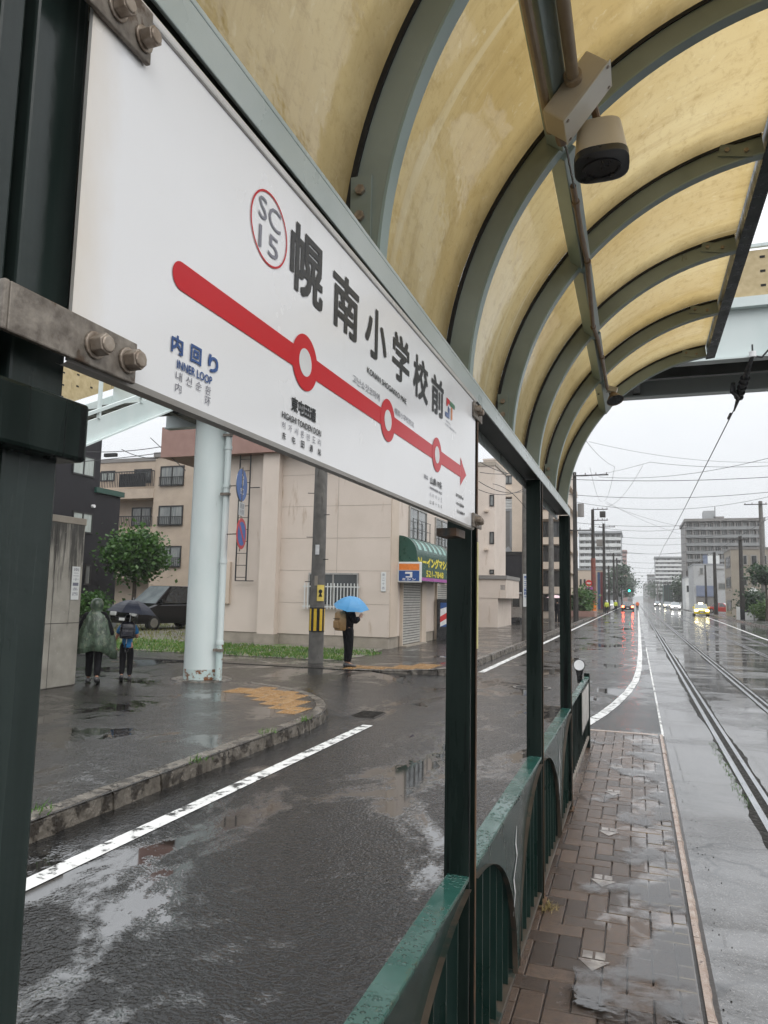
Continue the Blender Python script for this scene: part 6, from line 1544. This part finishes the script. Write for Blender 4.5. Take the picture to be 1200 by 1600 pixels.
# -- child with school bag and umbrella
HC = 1.22
cd_, Jc = body('person', 'child in a blue shirt and black trousers walking away under a dark umbrella', HC,
    dict(kl=(-.05, .0, .28), al=(-.052, -.10, .09), tl=(-.055, -.03, .018), kr=(.052, .045, .28), ar=(.055, .05, .06), tr=(.06, .14, .025),
         el=(-.155, .01, .645), wl=(-.235, .0, .50), er=(.14, .03, .64), wr=(.075, .13, .70)),
    dict(trousers='blackcloth', shirt='blueshirt', sleeve=.7))
cpos = V3((-8.93, 11.28, WALK)); ch_ = R_(36)
cd_.location = cpos; cd_.rotation_euler = (0, 0, ch_)
Rc = Matrix.Rotation(ch_, 3, 'Z')
rucksack('school_bag', 'black hard school bag on the back of the child', 'bagblack', .27, .17, .30, cpos + Rc @ V3((0, -.165, .78)), ch_)
u_ = at(204, 973, 11.2); umbrella('umbrella', 'dark navy umbrella held low over the child', 'umbdark', .47, .25, (u_.x, 11.2, 1.18), (R_(-4), R_(5), .3))
# -- person under the blue umbrella
HB = 1.58
pb, Jb = body('person', 'person in black clothes standing on the corner under a blue umbrella', HB,
    dict(kl=(-.035, .01, .28), kr=(.035, .02, .28), al=(-.035, 0, .055), ar=(.035, .0, .055), er=(.135, .03, .64), wr=(.08, .14, .72), el=(-.125, .0, .64), wl=(-.06, .12, .66)),
    dict(trousers='blackcloth', shirt='blackcloth', sleeve=1.9))
bpos = V3((-6.33, 15.75, WALK)); bh = R_(-38)
pb.location = bpos; pb.rotation_euler = (0, 0, bh); Rb = Matrix.Rotation(bh, 3, 'Z')
rucksack('backpack', 'tan canvas backpack on the back of the person in black', 'bagtan', .30, .20, .44, bpos + Rb @ V3((0, -.215, .83)), bh)
u_ = at(549, 947, 15.65); umbrella('umbrella', 'sky blue umbrella held over the person in black', 'umbblue', .42, .25, (u_.x, 15.65, 1.32), (R_(14), R_(8), .2))
# -- far road workers
def worker(label, x, Y, hv, h=1.68, rz=0):
    q = at(x, 950, Y); t, _ = body('person', label, h, {}, dict(trousers='blackcloth', shirt=hv, sleeve=1.7)); t.location = (q.x, Y, WALK if q.x < -4.1 else ROAD); t.rotation_euler = (0, 0, rz)
    o = MB().ell((0, .01 * h, .93 * h), .07 * h, .08 * h, .06 * h, 12, 8).build('helmet', 'inkwhite', None); o.parent = t
worker('road worker in an orange jacket walking beside the tail lit car', 996, 122, 'hiviso')
worker('flagger in yellow hi vis by the dark pole on the left pavement', 948, 92, 'hivisy')
worker('second worker in yellow hi vis nearer the red tail lit car', 962, 108, 'hivisy')

# ================================================================== vehicles
def car(name, label, m, L, W, H, hood, beltz, front, lit='headoff', tail='tailoff', van=False, cat_='car', group=None):
    """local frame: front at -y; centre of the footprint at the origin"""
    t = thing(name, label, cat_, (0, 0, 0), group); y0, y1 = -L / 2, L / 2
    if van: side = [(y0 + .02, .28), (y0, .55), (y0 + .06, .78), (y0 + hood, beltz), (y1 - .03, beltz + .02), (y1, .6), (y1 - .03, .28)]
    else: side = [(y0 + .03, .22), (y0, .42), (y0 + .08, .66), (y0 + hood, beltz - .02), (y1 - hood * .7, beltz), (y1 - .05, beltz - .03), (y1, .6), (y1 - .04, .26)]
    k = len(side); b = MB(); rr = []
    for x, sh_ in ((-W / 2 + .07, .0), (-W / 2, .0), (W / 2, .0), (W / 2 - .07, .0)):
        ins_ = .93 if abs(x) < W / 2 - .01 else .90
        rr.append([(x, y * (1 if abs(x) < W / 2 - .01 else .985), z) for y, z in side])
    rr[0] = [(-W / 2 + .10, y * .99, z if z > .4 else z) for y, z in side]; rr = [[(-W / 2, y * .975, z - (.04 if z > .7 else 0)) for y, z in side], [(-W / 2 + .12, y, z) for y, z in side], [(0, y * 1.006, z + (.02 if z > .7 else 0)) for y, z in side], [(W / 2 - .12, y, z) for y, z in side], [(W / 2, y * .975, z - (.04 if z > .7 else 0)) for y, z in side]]
    b.rings(rr); b.build('body', m, t, bev=.03)
    if van: gb = [(y0 + hood - .04, beltz), (y1 - .04, beltz)]; gt = [(y0 + hood + .85, H), (y1 - .22, H)]
    else: gb = [(y0 + hood - .02, beltz - .03), (y1 - hood * .55, beltz - .03)]; gt = [(y0 + hood + .75, H), (y1 - hood - .35, H)]
    wb, wt = W / 2 - .07, W / 2 - .22
    A = [V3((-wb, gb[0][0], gb[0][1])), V3((wb, gb[0][0], gb[0][1])), V3((wb, gb[1][0], gb[1][1])), V3((-wb, gb[1][0], gb[1][1])), V3((-wt, gt[0][0], H)), V3((wt, gt[0][0], H)), V3((wt, gt[1][0], H)), V3((-wt, gt[1][0], H))]
    b = MB(); b.hexa(A); b.build('cabin', m, t, bev=.05)
    def pane(q, nm, gm, inset=.08):
        c = sum(q, V3((0, 0, 0))) / 4; nrm = (q[1] - q[0]).cross(q[3] - q[0]).normalized()
        if nrm.dot(c - V3((0, 0, (beltz + H) / 2))) < 0: nrm = -nrm
        pts = [c + (p - c) * (1 - inset) + nrm * .012 for p in q]; pb_ = [p - nrm * .03 for p in pts]
        b = MB(); b.add(pts + pb_, [(0, 1, 2, 3), (7, 6, 5, 4)] + [(i, (i + 1) % 4, (i + 1) % 4 + 4, i + 4) for i in range(4)]); b.build(nm, gm, t)
    pane([A[0], A[1], A[5], A[4]], 'windscreen', 'carscreen', .07); pane([A[3], A[2], A[6], A[7]], 'rear_window', 'carglass', .1)
    for a, b_, c, d in ((0, 3, 7, 4), (1, 2, 6, 5)):
        mb, mt_ = A[a].lerp(A[b_], .5), A[d].lerp(A[c], .5)
        pane([A[a].lerp(A[b_], .10), mb, mt_, A[d]], 'side_window', 'carglass', .12); pane([mb, A[b_], A[c], mt_], 'side_window', 'carglass', .12)
    for sx in (-1, 1):
        for yy in (y0 + L * .19, y1 - L * .20):
            w = MB().cyl((sx * (W / 2 + .005), yy, .31), (sx * (W / 2 - .2), yy, .31), .31, seg=22).build('wheel', 'tyre', t)
            MB().cyl((sx * (W / 2 + .012), yy, .31), (sx * (W / 2 - .0), yy, .31), .2, seg=16).build('rim', 'chrome', w)
        MB().box(sx * (W / 2 - .26) - .19, sx * (W / 2 - .26) + .19, y0 - .03, y0 + .16, .58, .76).build('headlight', lit, t, bev=.04)
        MB().box(sx * (W / 2 - .2) - .16, sx * (W / 2 - .2) + .16, y1 - .1, y1 + .025, .62, .88).build('tail_light', tail, t, bev=.03)
        MB().box(sx * (W / 2 + .02) - .10, sx * (W / 2 + .02) + .10, y0 + hood + .18, y0 + hood + .30, beltz + .02, beltz + .2).build('mirror', m, t, bev=.04)
    MB().box(-.45, .45, y0 - .02, y0 + .05, .44, .56).build('grille', 'blackplastic', t); MB().box(-.17, .17, y0 - .035, y0 - .0205, .40, .51).build('number_plate', 'inkwhite', t); MB().box(-.17, .17, y1 + .012, y1 + .03, .45, .56).build('number_plate', 'inkwhite', t)
    return t
v = car('parked_van', 'black people carrier parked on the gravel yard behind the footbridge column', 'carblack', 4.7, 1.78, 1.86, 1.0, 1.08, 0, van=True, cat_='van')
q = at(262, 965, 27.2); v.location = (q.x, 27.2, WALK); v.rotation_euler = (0, 0, R_(-14))
v = car('taxi', 'yellow car with lit headlights driving towards the tram stop', 'caryellow', 4.4, 1.75, 1.45, 1.05, .92, 0, 'headlit'); q = gz(1095, 962, ROAD); v.location = (q.x, q.y, ROAD); v.rotation_euler = (0, 0, R_(-1))
MB().box(-.25, .25, -.3, -.12, 1.452, 1.57).build('roof_lamp', 'headlit', None).parent = v
v = car('white_car', 'white car with lit headlights following the yellow car', 'carwhite', 4.4, 1.75, 1.5, 1.0, .95, 0, 'headlitw'); q = at(1055, 950, 150); v.location = (q.x, 150, ROAD)
v = car('cream_car', 'pale car with lamps on behind the white car', 'carwhite', 4.3, 1.72, 1.5, 1.0, .95, 0, 'headlit'); q = at(1043, 948, 185); v.location = (q.x, 185, ROAD)
v = car('dark_car', 'small dark car furthest back in the oncoming queue', 'carblack', 4.2, 1.7, 1.55, 1.0, .95, 0, 'headlitw'); q = at(1027, 945, 215); v.location = (q.x, 215, ROAD)
v = car('tail_lit_car', 'dark car with glowing red tail lamps driving away in the left lane', 'cardark', 4.3, 1.75, 1.48, 1.0, .92, 0, 'headoff', 'tail'); q = at(981, 948, 118); v.location = (q.x, 118, ROAD); v.rotation_euler = (0, 0, math.pi)
v = car('parked_car', 'red and white car parked beside the tan office', 'carred', 3.9, 1.65, 1.45, .9, .92, 0); q = at(1128, 952, 112); v.location = (q.x, 112, WALK); v.rotation_euler = (0, 0, R_(70))
v = car('parked_car', 'white car parked on the left beyond the hedge', 'carwhite', 4.2, 1.7, 1.5, 1.0, .95, 0); q = at(954, 947, 120); v.location = (q.x - .3, 120, WALK)
t, _ = body('person', 'dark dressed walker seen between the last two shelter posts', 1.6, {}, dict(trousers='blackcloth', shirt='blackcloth', sleeve=1.8)); q = at(871, 960, 48); t.location = (q.x, 48, WALK)
umbrella('umbrella', 'pale pink umbrella of the walker between the last shelter posts', 'umbpink', .55, .2, (q.x - .15, 48, 1.62), (0, 0, 0))

# ================================================================== camera, light, sky
HAZE = .0005
cd = D.cameras.new('camera'); co = D.objects.new('camera', cd); COL.objects.link(co)
cd.sensor_fit = 'VERTICAL'; cd.sensor_height = 36; cd.sensor_width = 27; cd.lens = FPX / 1600 * 36; cd.clip_end = 6000; cd.clip_start = .02
rx, up, bk = CAMR @ V3((1, 0, 0)), CAMR @ V3((0, -1, 0)), CAMR @ V3((0, 0, -1))
co.matrix_world = Matrix(((rx.x, up.x, bk.x, CAMP.x), (rx.y, up.y, bk.y, CAMP.y), (rx.z, up.z, bk.z, CAMP.z), (0, 0, 0, 1)))
SC.camera = co
SUN_EL, SUN_AZ = R_(52), R_(60)           # azimuth measured from +X towards +Y is -30 deg: from the right, a little behind
sl = D.lights.new('sun', 'SUN'); sl.energy = 1.5; sl.angle = R_(70); sl.color = (1, .975, .94)
so = D.objects.new('sun', sl); COL.objects.link(so)
sd = V3((math.cos(SUN_EL) * .80, math.cos(SUN_EL) * -.60, math.sin(SUN_EL)))
so.rotation_euler = (-sd).to_track_quat('-Z', 'Y').to_euler()
w = D.worlds.new('World'); SC.world = w; w.use_nodes = True
nt = w.node_tree; nt.nodes.clear()
N = nt.nodes.new; L = nt.links.new
out = N('ShaderNodeOutputWorld'); bg = N('ShaderNodeBackground'); L(bg.outputs[0], out.inputs[0]); bg.inputs[1].default_value = .15
sky = N('ShaderNodeTexSky'); sky.sky_type = 'NISHITA'; sky.sun_disc = False; sky.sun_elevation = SUN_EL; sky.sun_rotation = math.atan2(sd.x, sd.y)
sky.dust_density = 5; sky.air_density = 1
hs = N('ShaderNodeHueSaturation'); hs.inputs['Saturation'].default_value = .25; L(sky.outputs[0], hs.inputs['Color'])
# overcast cloud deck: three times brighter overhead than at the horizon, softly mottled
tc = N('ShaderNodeTexCoord'); sp = N('ShaderNodeSeparateXYZ'); L(tc.outputs['Generated'], sp.inputs[0])
mr = N('ShaderNodeMapRange'); L(sp.outputs[2], mr.inputs[0])
for i, v in zip((1, 2, 3, 4), (-.02, 1, 1.0, 2.9)): mr.inputs[i].default_value = v
no = N('ShaderNodeTexNoise'); no.inputs['Scale'].default_value = 2.2; no.inputs['Detail'].default_value = 4; L(tc.outputs['Generated'], no.inputs['Vector'])
m2 = N('ShaderNodeMapRange'); L(no.outputs[0], m2.inputs[0])
for i, v in zip((1, 2, 3, 4), (.3, .7, .95, 1.05)): m2.inputs[i].default_value = v
mu = N('ShaderNodeMath'); mu.operation = 'MULTIPLY'; L(mr.outputs[0], mu.inputs[0]); L(m2.outputs[0], mu.inputs[1])
vm = N('ShaderNodeVectorMath'); vm.operation = 'SCALE'; vm.inputs[0].default_value = (3.55, 3.66, 3.80); L(mu.outputs[0], vm.inputs['Scale'])
mx = N('ShaderNodeMix'); mx.data_type = 'RGBA'; mx.inputs[0].default_value = .92; L(hs.outputs[0], mx.inputs[6]); L(vm.outputs[0], mx.inputs[7])
L(mx.outputs[2], bg.inputs[0])
hzm = D.materials.new('haze'); hzm.use_nodes = True; ht = hzm.node_tree; ht.nodes.clear()
ho = ht.nodes.new('ShaderNodeOutputMaterial'); hv = ht.nodes.new('ShaderNodeVolumePrincipled'); ht.links.new(hv.outputs[0], ho.inputs[1])
hv.inputs['Color'].default_value = (.985, .99, .995, 1); hv.inputs['Density'].default_value = HAZE; hv.inputs['Anisotropy'].default_value = .2
M['haze'] = hzm
struct(MB().box(-1600, 1600, -70, 2600, -1.3, 62).build('haze', 'haze'), 'stuff')
SC.view_settings.view_transform = 'Standard'; SC.view_settings.look = 'None'; SC.view_settings.exposure = .38; SC.view_settings.gamma = 1
SC.render.engine = 'CYCLES'; SC.cycles.max_bounces = 9; SC.cycles.volume_bounces = 5; SC.cycles.diffuse_bounces = 3; SC.cycles.glossy_bounces = 3; SC.cycles.transparent_max_bounces = 8
SC.cycles.caustics_reflective = False; SC.cycles.caustics_refractive = False
try: SC.cycles.use_denoising = True; SC.cycles.denoiser = 'OPENIMAGEDENOISE'
except Exception: pass
SC.cycles.use_adaptive_sampling = True; SC.cycles.adaptive_threshold = .02
